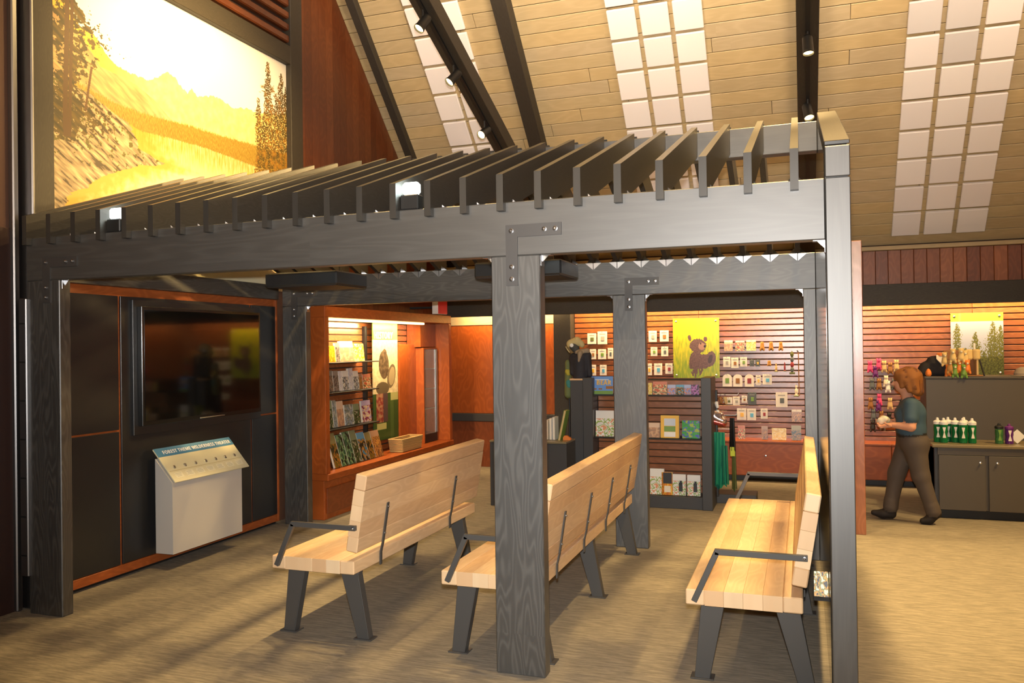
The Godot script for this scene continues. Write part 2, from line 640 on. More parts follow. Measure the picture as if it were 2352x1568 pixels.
# landscape print: pines, granite slopes, a ridge in evening colours and a lake
func mural_image() -> Image:
	var w := 800
	var h := 640
	var n1 := noise(71, 1.0, 4)
	var n2 := noise(72, 1.0, 3)
	var sky_pts := [[0.0, 0.10], [0.096, 0.227], [0.144, 0.234], [0.173, 0.271], [0.212, 0.305], [0.27, 0.313], [0.335, 0.311], [0.347, 0.303], [0.407, 0.256], [0.439, 0.265], [0.466, 0.292], [0.49, 0.303], [0.509, 0.278], [0.532, 0.299], [0.611, 0.272], [0.643, 0.271], [0.696, 0.288], [0.785, 0.262], [0.82, 0.269], [1.0, 0.22]]
	var diag_pts := [[0.0, 0.2], [0.109, 0.262], [0.165, 0.33], [0.231, 0.335], [0.286, 0.344], [0.351, 0.371], [0.428, 0.426], [0.55, 0.43]]
	var top_pts := [[0.0, 0.40], [0.128, 0.414], [0.208, 0.43], [0.285, 0.433], [0.401, 0.427], [0.511, 0.417], [0.63, 0.415], [0.783, 0.406], [1.0, 0.39]]
	var bot_pts := [[0.0, 0.41], [0.128, 0.428], [0.207, 0.466], [0.3, 0.496], [0.436, 0.487], [0.568, 0.482], [0.782, 0.49], [1.0, 0.49]]
	var shore := [[0.46, 0.24], [0.50, 0.27], [0.56, 0.30], [0.585, 0.39], [0.60, 0.36], [0.613, 0.299], [0.631, 0.266], [0.685, 0.161], [0.704, 0.139], [0.73, 0.118], [0.755, 0.064], [0.80, 0.05], [1.0, 0.10]]
	var px := PackedByteArray()
	px.resize(w * h * 3)
	var i := 0
	var sky_row := []
	for x in w:
		var u := float(x) / w
		sky_row.append([along(sky_pts, u) + n1.get_noise_1d(x * 0.06) * 0.008, along(diag_pts, u), along(top_pts, u) + n2.get_noise_1d(x * 0.5) * 0.012, along(bot_pts, u) + n2.get_noise_1d(x * 0.4 + 99.0) * 0.006])
	for y in h:
		var v := float(y) / h
		var su := along(shore, v) + n1.get_noise_1d(y * 0.1) * 0.012
		for x in w:
			var u := float(x) / w
			var r: Array = sky_row[x]
			var na := n1.get_noise_2d(x * 0.035, y * 0.035)
			var nb := n2.get_noise_2d((x + y * 0.6) * 0.012, (y - x * 0.55) * 0.075)
			var c: Color
			if v < r[0]:
				c = Color(0.90, 0.89, 0.86)
			elif v < r[2]:
				if v < r[1]:
					c = Color(0.90, 0.66, 0.22).lerp(Color(0.84, 0.77, 0.50), smoothstep(0.12, 0.36, u)) * (1.0 + 0.16 * na)
				else:
					c = Color(0.70, 0.56, 0.36).lerp(Color(0.84, 0.78, 0.62), smoothstep(0.25, 0.6, u)) * (1.0 + 0.22 * nb)
			elif v < r[3]:
				c = Color(0.52, 0.40, 0.12).lerp(Color(0.66, 0.56, 0.24), clampf(0.5 + n2.get_noise_2d(x * 0.5, y * 0.08), 0.0, 1.0))
			elif u < su:
				c = Color(0.62, 0.54, 0.40) * (0.95 + 0.55 * nb)
				if nb < -0.36:
					c = Color(0.27, 0.22, 0.15)
				elif na > 0.36 and v < 0.66:
					c = Color(0.36, 0.33, 0.14)
			else:
				var reach := u - su
				c = Color(0.90, 0.60, 0.24).lerp(Color(0.86, 0.79, 0.58), smoothstep(0.02, 0.16, reach + 0.06 * na))
				var streak := n2.get_noise_2d(x * 0.3, y * 0.02)
				if v < 0.60:
					c = c.lerp(Color(0.72, 0.54, 0.16), clampf(0.45 + streak, 0.0, 0.8) * (1.0 - smoothstep(0.50, 0.60, v)))
				else:
					c = c.lerp(Color(0.90, 0.88, 0.78), smoothstep(0.08, 0.3, reach) * 0.7)
			# pines at the left edge
			var lt := absf(u - 0.06 - 0.015 * sin(v * 40.0)) / (0.065 + 0.03 * sin(v * 26.0 + 1.0))
			if v < 0.60 and lt + na * 1.6 + n2.get_noise_2d(x * 0.06, y * 0.10) * 1.0 + n1.get_noise_2d(x * 0.16, y * 0.2) * 0.5 < 0.80:
				c = Color(0.20, 0.17, 0.085).lerp(Color(0.36, 0.29, 0.11), clampf(0.5 + nb, 0.0, 1.0))
			if v < 0.585 and (absf(u - 0.057 - 0.004 * sin(v * 9.0)) < 0.007 or absf(u - 0.082 + v * 0.03) < 0.005):
				c = Color(0.30, 0.21, 0.11)
			if v > 0.342 and v < 0.49 and absf(u - lerpf(0.136, 0.114, (v - 0.342) / 0.147)) < 0.0035:
				c = Color(0.32, 0.22, 0.12)
			# pines at the right edge
			for t in [[0.888, 0.03, 0.035], [0.885, 0.16, 0.075], [0.965, 0.05, 0.05], [0.835, 0.20, 0.022], [0.86, 0.27, 0.07], [0.935, 0.15, 0.08], [0.99, 0.10, 0.09]]:
				var dv: float = v - t[1]
				if dv > 0.0 and v < 0.54 + 0.02 * na:
					var half: float = minf(0.006 + dv * 0.22, t[2]) * (0.75 + 0.5 * n2.get_noise_2d(y * 0.35, t[0] * 900.0))
					if absf(u - t[0]) < half * (1.0 + 1.1 * na) and n2.get_noise_2d(x * 0.14, y * 0.16) > -0.22:
						c = Color(0.30, 0.25, 0.10).lerp(Color(0.58, 0.40, 0.12), clampf(dv * 1.8 + na * 1.2, 0.0, 1.0))
			px[i] = int(clampf(c.r, 0.0, 1.0) * 255.0)
			px[i + 1] = int(clampf(c.g, 0.0, 1.0) * 255.0)
			px[i + 2] = int(clampf(c.b, 0.0, 1.0) * 255.0)
			i += 3
	return img_from(w, h, px)

func ell(u: float, v: float, cu: float, cv: float, ru: float, rv: float, tilt := 0.0) -> float:
	var du := u - cu
	var dv := v - cv
	var a := du * cos(tilt) + dv * sin(tilt)
	var b := -du * sin(tilt) + dv * cos(tilt)
	return (a * a) / (ru * ru) + (b * b) / (rv * rv)

# photograph print: a young bear standing in tall yellow-green grass
func bear_image() -> Image:
	var w := 200
	var h := 250
	var n1 := noise(81, 1.0, 3)
	var px := PackedByteArray()
	for y in h:
		var v := float(y) / h
		for x in w:
			var u := float(x) / w
			var g := n1.get_noise_2d(x * 0.09, y * 0.018)
			var c := Color(0.86, 0.80, 0.16).lerp(Color(0.52, 0.62, 0.16), clampf(v * 0.9 + g * 0.7, 0.0, 1.0))
			var fur := n1.get_noise_2d(x * 0.12, y * 0.12) * 0.22
			var inside := minf(minf(ell(u, v, 0.54, 0.46, 0.18, 0.115), ell(u, v, 0.50, 0.76, 0.16, 0.22)), minf(ell(u, v, 0.81, 0.68, 0.10, 0.13, 0.4), minf(ell(u, v, 0.36, 0.33, 0.035, 0.05, -0.4), ell(u, v, 0.70, 0.35, 0.04, 0.04))))
			inside = minf(inside, ell(u, v, 0.68, 0.72, 0.12, 0.12))
			if inside + fur < 1.0 and not (v > 0.84 and g > 0.05):
				c = Color(0.40, 0.30, 0.30) * (1.0 + fur)
				if ell(u, v, 0.62, 0.47, 0.075, 0.06) < 1.0:
					c = Color(0.62, 0.48, 0.44)
				if ell(u, v, 0.685, 0.47, 0.022, 0.02) < 1.0 or ell(u, v, 0.60, 0.425, 0.014, 0.012) < 1.0:
					c = Color(0.08, 0.06, 0.06)
				if ell(u, v, 0.80, 0.68, 0.045, 0.075, 0.4) < 1.0:
					c = Color(0.27, 0.20, 0.22)
			px.append_array([int(clampf(c.r, 0, 1) * 255.0), int(clampf(c.g, 0, 1) * 255.0), int(clampf(c.b, 0, 1) * 255.0)])
	return img_from(w, h, px)

# photograph print: pines against a pale sky under a green heading band
func pines_image() -> Image:
	var w := 200
	var h := 250
	var n1 := noise(91, 1.0, 3)
	var px := PackedByteArray()
	for y in h:
		var v := float(y) / h
		for x in w:
			var u := float(x) / w
			var c := Color(0.66, 0.70, 0.82)
			var g := n1.get_noise_2d(x * 0.11, y * 0.11)
			for t in [[0.12, 0.16, 0.07], [0.47, 0.30, 0.13], [0.80, 0.14, 0.16], [0.94, 0.20, 0.12], [0.28, 0.55, 0.12], [0.62, 0.60, 0.1]]:
				var dv: float = v - t[1]
				if dv > 0.0 and absf(u - t[0]) < minf(0.015 + dv * 0.34, t[2]) * (0.8 + g * 1.3) and g > -0.3:
					c = Color(0.26, 0.29, 0.16).lerp(Color(0.46, 0.46, 0.18), clampf(0.5 + g, 0.0, 1.0))
			if v > 0.72 + g * 0.1:
				c = Color(0.32, 0.34, 0.16) * (1.0 + g * 0.5)
			if v < 0.135:
				c = Color(0.58, 0.70, 0.28) if not (u > 0.15 and u < 0.2) else Color(0.78, 0.80, 0.36)
			px.append_array([int(clampf(c.r, 0, 1) * 255.0), int(clampf(c.g, 0, 1) * 255.0), int(clampf(c.b, 0, 1) * 255.0)])
	return img_from(w, h, px)

# tall banner print: green head, a pale old photograph of a figure with a basket, a colour photograph, green foot
func banner_image() -> Image:
	var w := 120
	var h := 300
	var n1 := noise(95, 1.0, 3)
	var px := PackedByteArray()
	for y in h:
		var v := float(y) / h
		for x in w:
			var u := float(x) / w
			var g := n1.get_noise_2d(x * 0.07, y * 0.07)
			var c := Color(0.80, 0.74, 0.58) * (1.0 + 0.15 * g)
			if ell(u, v, 0.42, 0.36, 0.20, 0.12, 0.05) < 1.0 or ell(u, v, 0.45, 0.27, 0.09, 0.045) < 1.0:
				c = Color(0.34, 0.29, 0.22) * (1.0 + 0.5 * g)
			if ell(u, v, 0.72, 0.46, 0.18, 0.095, -0.25) < 1.0:
				c = Color(0.42, 0.37, 0.28)
			if ell(u, v, 0.74, 0.46, 0.13, 0.075, -0.25) < 1.0:
				c = Color(0.62, 0.56, 0.42)
			if ell(u, v, 0.36, 0.56, 0.26, 0.055) < 1.0:
				c = Color(0.36, 0.32, 0.24)
			if v > 0.60:
				c = Color(0.20, 0.31, 0.14)
				if u > 0.66 and u < 0.8:
					c = Color(0.27, 0.37, 0.18)
				if u < 0.56 and v < 0.845 and u > 0.1:
					c = Color(0.62, 0.48, 0.36).lerp(Color(0.50, 0.20, 0.18), clampf(0.5 + g * 1.6, 0.0, 1.0))
					if u > 0.38:
						c = Color(0.30, 0.24, 0.24)
				if (u > 0.68 and v < 0.67) or (u > 0.12 and u < 0.5 and v > 0.85 and v < 0.905):
					c = Color(0.66, 0.66, 0.42)
			if v < 0.15:
				c = Color(0.42, 0.58, 0.24) if u < 0.8 else Color(0.62, 0.70, 0.34)
			px.append_array([int(clampf(c.r, 0, 1) * 255.0), int(clampf(c.g, 0, 1) * 255.0), int(clampf(c.b, 0, 1) * 255.0)])
	return img_from(w, h, px)

# small cover prints: blotches of a few inks, with a plain heading strip
func cover_image(sd: int, inks: Array, head: float) -> Image:
	var w := 48
	var h := 64
	var n1 := noise(sd, 1.0, 2)
	var px := PackedByteArray()
	for y in h:
		for x in w:
			var g := clampf(0.5 + 0.9 * n1.get_noise_2d(x * 0.055, y * 0.055), 0.0, 0.999)
			var c: Color = inks[int(g * inks.size())]
			if float(y) / h < head:
				c = inks[0].lerp(Color.WHITE, 0.25)
			px.append_array([int(c.r * 255.0), int(c.g * 255.0), int(c.b * 255.0)])
	return img_from(w, h, px)

# a board whose +z face carries a print from edge to edge; its other faces take the print's edge colour
func print_board(size: Vector3) -> ArrayMesh:
	var key := "print%.4v" % size
	if kept.has(key):
		return kept[key]
	var h := size * 0.5
	var st := st_new()
	add_box(st, Vector3.ZERO, size, 0.0005, 0)
	var arr := st.commit().surface_get_arrays(0)
	var vs: PackedVector3Array = arr[Mesh.ARRAY_VERTEX]
	var uv: PackedVector2Array = arr[Mesh.ARRAY_TEX_UV]
	for k in vs.size():
		uv[k] = Vector2(clampf(vs[k].x / size.x + 0.5, 0.004, 0.996), clampf(0.5 - vs[k].y / size.y, 0.004, 0.996))
	arr[Mesh.ARRAY_TEX_UV] = uv
	var am := ArrayMesh.new()
	am.add_surface_from_arrays(Mesh.PRIMITIVE_TRIANGLES, arr)
	kept[key] = am
	return am

const ROOF_Y := 2.95      # where the roof boards meet the back wall
const BACK_Z := -11.25
const RIDGE_Z := -3.9
const LEFT_X := -5.08
const RIGHT_X := 8.0
const FRONT_Z := 3.45

func build_shell() -> void:
	setting("floor", box(Vector3(RIGHT_X - LEFT_X + 0.6, 0.2, FRONT_Z - BACK_Z + 0.6), 0.0), M.carpet, Vector3((LEFT_X + RIGHT_X) / 2, -0.1, (FRONT_Z + BACK_Z) / 2))
	var ridge_y := ROOF_Y + RIDGE_Z - BACK_Z
	var gable := PackedVector2Array([Vector2(BACK_Z - 0.2, 0), Vector2(BACK_Z - 0.2, ROOF_Y - 0.1), Vector2(RIDGE_Z, ridge_y + 0.1), Vector2(FRONT_Z + 0.2, ROOF_Y - 0.1), Vector2(FRONT_Z + 0.2, 0)])
	var turn := Basis(Vector3.UP, -PI / 2)   # local x runs along world z
	setting("wall_left", prism(gable, 0, 0.2), M.plaster_dark, Vector3(LEFT_X, 0, 0), turn)
	setting("wall_right", prism(gable, 0, 0.2), M.cedar, Vector3(RIGHT_X + 0.2, 0, 0), turn)
	setting("wall_back", box(Vector3(RIGHT_X - LEFT_X, ROOF_Y, 0.2), 0.0), M.plaster_dark, Vector3((LEFT_X + RIGHT_X) / 2, ROOF_Y / 2, BACK_Z - 0.1))
	setting("wall_front", box(Vector3(RIGHT_X - LEFT_X, ROOF_Y, 0.2), 0.0), M.plaster_dark, Vector3((LEFT_X + RIGHT_X) / 2, ROOF_Y / 2, FRONT_Z + 0.1))

func build_roof() -> void:
	var q := sqrt(0.5)
	var length := (RIDGE_Z - BACK_Z) / q
	# local axes of the roof plane that is in view: x, up the slope, into the room
	var rb := Basis(Vector3.RIGHT, Vector3(0, q, q), Vector3(0, -q, q))
	var wide := RIGHT_X - LEFT_X
	var mid := (RIGHT_X + LEFT_X) / 2
	var deck := part("ceiling", box(Vector3(wide + 0.4, length + 0.4, 0.14), 0.0), M.gap, self, Vector3(0, ROOF_Y, BACK_Z) + rb * Vector3(mid, length / 2, -0.095), rb)
	deck.set_meta("kind", "structure")
	var fb := Basis(Vector3.RIGHT, Vector3(0, q, -q), Vector3(0, q, q))
	setting("ceiling_front", box(Vector3(wide + 0.4, length + 0.4, 0.14), 0.0), M.plank_b, Vector3(mid, ROOF_Y, FRONT_Z) + fb * Vector3(0, length / 2, 0.095), fb)
	# boards: about 17 cm wide, butted end to end; those above the frame are one sheet
	var woods := [M.plank_a, M.plank_b, M.plank_c, M.plank_d]
	var w := 0.166
	for row in 27:
		var x := LEFT_X
		var first := true
		while x < 4.6:
			var l := rng.randf_range(0.8, 3.4) if first else rng.randf_range(1.9, 4.4)
			l = snappedf(minf(l, maxf(4.6 - x, 0.3)), 0.2)
			first = false
			part("plank", box(Vector3(l - 0.004, w - 0.007, 0.022), 0.004, 0, Vector2(rng.randi_range(0, 3) * 0.7, rng.randi_range(0, 3) * 0.3)), woods[rng.randi_range(0, 3)], deck, Vector3(x + l / 2 - mid, (row + 0.5) * w - length / 2, 0.095 - 0.013))
			x += l
	var rest := length - 27 * w
	var up := part("plank_field", box(Vector3(wide, rest, 0.022), 0.0, 0), M.plank_a, deck, Vector3(0, length / 2 - rest / 2, 0.082))
	up.set_meta("kind", "stuff")
	var side := part("plank_field", box(Vector3(RIGHT_X - 4.6, 27 * w, 0.022), 0.0, 0), M.plank_a, deck, Vector3((RIGHT_X + 4.6) / 2 - mid, 27 * w / 2 - length / 2, 0.082))
	side.set_meta("kind", "stuff")
	# acoustic tiles in three fields
	var fields := [[-4.27, 2, "left field of white acoustic tiles behind the spotlit truss"], [-1.965, 3, "middle field of white acoustic tiles on the plank ceiling"], [1.05, 3, "right field of white acoustic tiles, some greyer, on the plank ceiling"]]
	for fl in fields:
		var t := thing("acoustic_panel_field", fl[2], "acoustic panel", Vector3(fl[0], ROOF_Y, BACK_Z), "acoustic tile fields")
		for row in 11:
			for col in fl[1]:
				var m: Material = [M.tile_a, M.tile_a, M.tile_b][rng.randi_range(0, 2)]
				if fl[0] > 0.0 and ((row == 7 and col < 2) or (row == 6 and col == 1)):
					m = M.tile_c
				part("tile", box(Vector3(0.306, 0.330, 0.04), 0.006), m, t, rb * Vector3(0.163 + col * 0.354, 0.335 + row * 0.371, 0.022), rb)
	# trim where the roof meets the left wall
	setting("trim_1", box(Vector3(0.10, length, 0.11), 0.004, 1), M.truss_wood, Vector3(0, ROOF_Y, BACK_Z) + rb * Vector3(LEFT_X + 0.23, length / 2, 0.055), rb)
	# trusses: a rafter under the boards and a flatter lower chord
	var ca := atan(0.414)
	var cb := Basis(Vector3.RIGHT, -ca)   # local z then rises towards the camera
	var names := ["dark roof truss nearest the left wall, with three lit spotlights", "dark roof truss straight above the pergola's right end", "dark roof truss right of the tiled ceiling, beyond the picture"]
	for k in 3:
		var x: float = [-3.07, 0.085, 3.24][k]
		var t := thing("roof_truss", names[k], "roof truss", Vector3(x, 0, BACK_Z), "roof trusses")
		part("rafter", box(Vector3(0.17, length - 0.1, 0.20), 0.004, 1), M.truss_wood, t, rb * Vector3(0, length / 2, 0.10) + Vector3(0, ROOF_Y, 0), rb)
		var cl := 7.3 / cos(ca)
		part("lower_chord", box(Vector3(0.18, 0.17, cl), 0.005, 2), M.truss_wood, t, Vector3(0, 2.75 + 0.09, 0) + cb * Vector3(0, 0, cl / 2), cb)
		part("track", box(Vector3(0.035, 0.03, cl - 1.4), 0.002, 2), M.black, t, Vector3(0, 2.75 - 0.012, 0) + cb * Vector3(0, 0, cl / 2 + 0.5), cb)

func chord_y(z: float) -> float:
	return 2.75 + 0.414 * (z - BACK_Z)

func build_left_wall() -> void:
	var x0 := LEFT_X
	# cedar boards between the picture wall and the roof, cut to the roof line
	var wl := get_node("wall_left") as Node3D
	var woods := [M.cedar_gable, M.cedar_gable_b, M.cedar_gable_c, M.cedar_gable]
	var inv := wl.transform.affine_inverse()
	for k in 26:
		var z1 := -7.53 - k * 0.145
		var z0 := z1 - 0.143
		if z0 < BACK_Z:
			break
		var ya := ROOF_Y + (z0 - BACK_Z) - 0.05
		var yb := ROOF_Y + (z1 - BACK_Z) - 0.05
		var poly := PackedVector2Array([Vector2(z0, 2.1), Vector2(z0, ya), Vector2(z1, yb), Vector2(z1, 2.1)])
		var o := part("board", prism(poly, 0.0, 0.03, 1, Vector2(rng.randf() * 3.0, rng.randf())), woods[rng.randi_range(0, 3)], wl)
		o.transform = inv * Transform3D(Basis(Vector3.UP, -PI / 2), Vector3(x0 + 0.03, 0, 0))
	# lower part of that wall: plain cedar
	for k in 9:
		var z1 := FRONT_Z - k * 0.85 if k > 0 else FRONT_Z
		if z1 < -4.1:
			break
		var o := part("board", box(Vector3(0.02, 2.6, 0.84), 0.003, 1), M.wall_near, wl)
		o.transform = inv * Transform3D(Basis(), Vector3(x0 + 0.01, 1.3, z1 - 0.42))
	# slats above the picture
	for k in 11:
		var y := 4.99 + k * 0.125
		var o := part("slat", box(Vector3(0.06, 0.075, 2.95), 0.012, 2, Vector2(k * 0.37, k * 0.21)), woods[k % 4], wl)
		o.transform = inv * Transform3D(Basis(), Vector3(x0 + 0.05, y, -5.86))
	# landscape print and its frame
	var mt := thing("landscape_mural", "large lakeside mountain landscape print on the left wall above the pergola", "mural", Vector3(x0, 2.35, -4.43))
	part("print", print_board(Vector3(2.89, 2.37, 0.02)), printed("mural_print", mural_image(), 0.55), mt, Vector3(0.03, 1.185, -1.445), Basis(Vector3.UP, PI / 2))
	slab("top_rail", Vector3(0, 2.37, 0.05), Vector3(0.10, 2.56, -2.89), M.truss_wood, mt)
	slab("side_rail", Vector3(0, -0.05, -2.89), Vector3(0.10, 3.9, -3.10), M.truss_wood, mt)
	slab("side_rail", Vector3(0, -0.05, 0.012), Vector3(0.07, 3.9, -0.012), M.black, mt)
	var po := thing("timber_pillar", "dark timber pillar at the left edge with pale metal strips", "pillar", Vector3(x0, 0, -4.3))
	slab("shaft", Vector3(0, 0, 0.06), Vector3(0.12, 6.6, -0.11), M.truss_wood, po, 0.006, 1)
	slab("metal_strip", Vector3(0, 0, 0.16), Vector3(0.05, 6.6, 0.115), M.strut, po, 0.008, 1)
	slab("metal_strip", Vector3(0, 0, 0.085), Vector3(0.135, 6.6, 0.06), M.strut, po, 0.008, 1)

func build_back_wall() -> void:
	var wb := get_node("wall_back") as Node3D
	var o0 := -wb.position
	# vertical boards under the eave
	var woods := [M.cedar, M.cedar_dark, M.cedar_light, M.cedar]
	for k in 66:
		var x := LEFT_X + 0.02 + k * 0.145
		part("board", box(Vector3(0.142, 0.52, 0.03), 0.004, 1, Vector2(rng.randi_range(0, 3) * 0.6, 0)), woods[rng.randi_range(0, 3)], wb, o0 + Vector3(x + 0.07, 2.66, BACK_Z + 0.015))
	# eave soffit strip and the dark valance beam in front of the slat wall
	setting("trim_2", box(Vector3(RIGHT_X - LEFT_X, 0.05, 0.10), 0.004, 0), M.plank_b, Vector3((LEFT_X + RIGHT_X) / 2, 2.905, BACK_Z + 0.08))
	var v := part("trim_3", box(Vector3(RIGHT_X - LEFT_X, 0.26, 0.07), 0.005, 0), M.valance_wood, self, Vector3((LEFT_X + RIGHT_X) / 2, 2.315, BACK_Z + 0.32))
	v.set_meta("kind", "structure")
	setting("trim_4", box(Vector3(RIGHT_X - LEFT_X, 0.03, 0.30), 0.003, 0), M.valance_wood, Vector3((LEFT_X + RIGHT_X) / 2, 2.43, BACK_Z + 0.15))
	# slat wall: rows 7.5 cm apart, in three panels
	for row in 23:
		var y := 0.53 + row * 0.075
		for p in 3:
			var xa: float = [-3.02, -1.3, 1.95][p]
			var xl: float = [1.72, 3.25, 2.45][p]
			var o := part("slat", box(Vector3(xl - 0.005, 0.063, 0.018), 0.004, 0, Vector2(rng.randi_range(0, 4) * 0.5, rng.randi_range(0, 3) * 0.2)), [M.slat_wood, M.slat_wood_dark][rng.randi_range(0, 1)], wb, o0 + Vector3(xa + xl / 2, y, BACK_Z + 0.009))
			o.name = "slat" if row + p == 0 else "slat_%03d" % (row * 3 + p)
	# dark column between slat wall and the plain corner
	setting("trim_5", box(Vector3(0.25, 2.2, 0.22), 0.006, 1), M.valance_wood, Vector3(-3.145, 1.1, BACK_Z + 0.11))
	# plain corner: cedar sheet, chair rail, tan head band
	part("board", box(Vector3(1.70, 1.30, 0.02), 0.003, 1), M.cherry, wb, o0 + Vector3(-4.12, 1.43, BACK_Z + 0.01))
	part("board", box(Vector3(1.70, 0.66, 0.02), 0.003, 1), M.cedar_dark, wb, o0 + Vector3(-4.12, 0.33, BACK_Z + 0.01))
	part("board", box(Vector3(0.16, 0.60, 0.03), 0.003, 1), M.cherry, wb, o0 + Vector3(-3.95, 0.36, BACK_Z + 0.015))
	part("chair_rail", box(Vector3(1.70, 0.11, 0.04), 0.004, 0), M.laminate, wb, o0 + Vector3(-4.12, 0.72, BACK_Z + 0.02))
	part("head_band", box(Vector3(1.70, 0.17, 0.03), 0.004, 0), M.plank_d, wb, o0 + Vector3(-4.12, 2.155, BACK_Z + 0.015))
	# drawer units under the slat wall
	for k in 6:
		var x := -3.0 + k * 1.0
		var cb := thing("drawer_unit", ["low red wood drawer unit in the corner beside the dark column", "low red wood drawer unit behind the shelf stand", "low red wood drawer unit right of the hanging green cloths", "low red wood drawer unit behind the pergola's right end", "low red wood drawer unit behind the walking person", "low red wood drawer unit behind the tall counter"][k], "drawer unit", Vector3(x + 0.5, 0, BACK_Z + 0.205), "drawer units under the slat wall")
		slab("body", Vector3(-0.5, 0.07, -0.18), Vector3(0.5, 0.49, 0.16), M.cherry, cb)
		slab("plinth", Vector3(-0.5, 0.0, -0.17), Vector3(0.5, 0.07, 0.12), M.black, cb)
		slab("ledge", Vector3(-0.5, 0.49, -0.18), Vector3(0.5, 0.515, 0.19), M.cherry, cb)
		var d := slab("drawer", Vector3(-0.495, 0.08, 0.16), Vector3(0.495, 0.48, 0.18), M.cherry, cb, 0.004, 0, Vector2(k * 0.4, 0))
		part("knob", lathe(PackedVector2Array([Vector2(0.005, 0), Vector2(0.006, 0.012), Vector2(0.014, 0.018), Vector2(0.012, 0.026), Vector2(0, 0.028)]), 14), M.brushed, d, Vector3(0.05, 0.05, 0.01), Basis(Vector3.RIGHT, PI / 2))

# ---------------------------------------------------------------- pergola
const PF := -4.15     # front face of the front beam
const PR := -7.14     # rear face of the rear beam

func l_plate(wide: float, tall: float, arm: float) -> ArrayMesh:
	var key := "l%.3f%.3f" % [wide, tall]
	if not kept.has(key):
		kept[key] = prism(PackedVector2Array([Vector2(0, 0), Vector2(wide, 0), Vector2(wide, -arm), Vector2(arm, -arm), Vector2(arm, -tall), Vector2(0, -tall)]), 0, 0.008)
	return kept[key]

func bolt() -> ArrayMesh:
	if not kept.has("bolt"):
		kept["bolt"] = lathe(PackedVector2Array([Vector2(0.014, 0), Vector2(0.014, 0.004), Vector2(0.009, 0.005), Vector2(0.009, 0.011), Vector2(0.005, 0.014), Vector2(0, 0.0145)]), 12)
	return kept["bolt"]

# framing tie: two bent triangular plates, one on each side of a rafter, nailed to the beam below
func tie_mesh() -> ArrayMesh:
	if not kept.has("tie"):
		var st := st_new()
		for s in [-1.0, 1.0]:
			var e := 0.022
			# wing that stands out beside the rafter and leans to the beam
			add_prism(st, PackedVector2Array([Vector2(s * e, 0.045), Vector2(s * (e + 0.055), 0.0), Vector2(s * e, -0.028)]), -0.001, 0.001, 0, Vector2.ZERO, Transform3D(Basis(Vector3.UP, s * 0.5), Vector3.ZERO))
			# wing on the beam face
			add_prism(st, PackedVector2Array([Vector2(s * (e + 0.05), -0.002), Vector2(s * 0.004, -0.002), Vector2(s * 0.004, -0.06)]), -0.001, 0.001)
		kept["tie"] = st.commit()
	return kept["tie"]

func corner_clip() -> ArrayMesh:
	if not kept.has("clip"):
		var st := st_new()
		add_box(st, Vector3(-0.028, -0.002, 0), Vector3(0.056, 0.004, 0.05), 0.001)
		add_box(st, Vector3(-0.002, -0.03, 0), Vector3(0.004, 0.06, 0.05), 0.001)
		add_prism(st, PackedVector2Array([Vector2(-0.004, -0.004), Vector2(-0.035, -0.004), Vector2(-0.004, -0.035)]), -0.002, 0.002)
		kept["clip"] = st.commit()
	return kept["clip"]

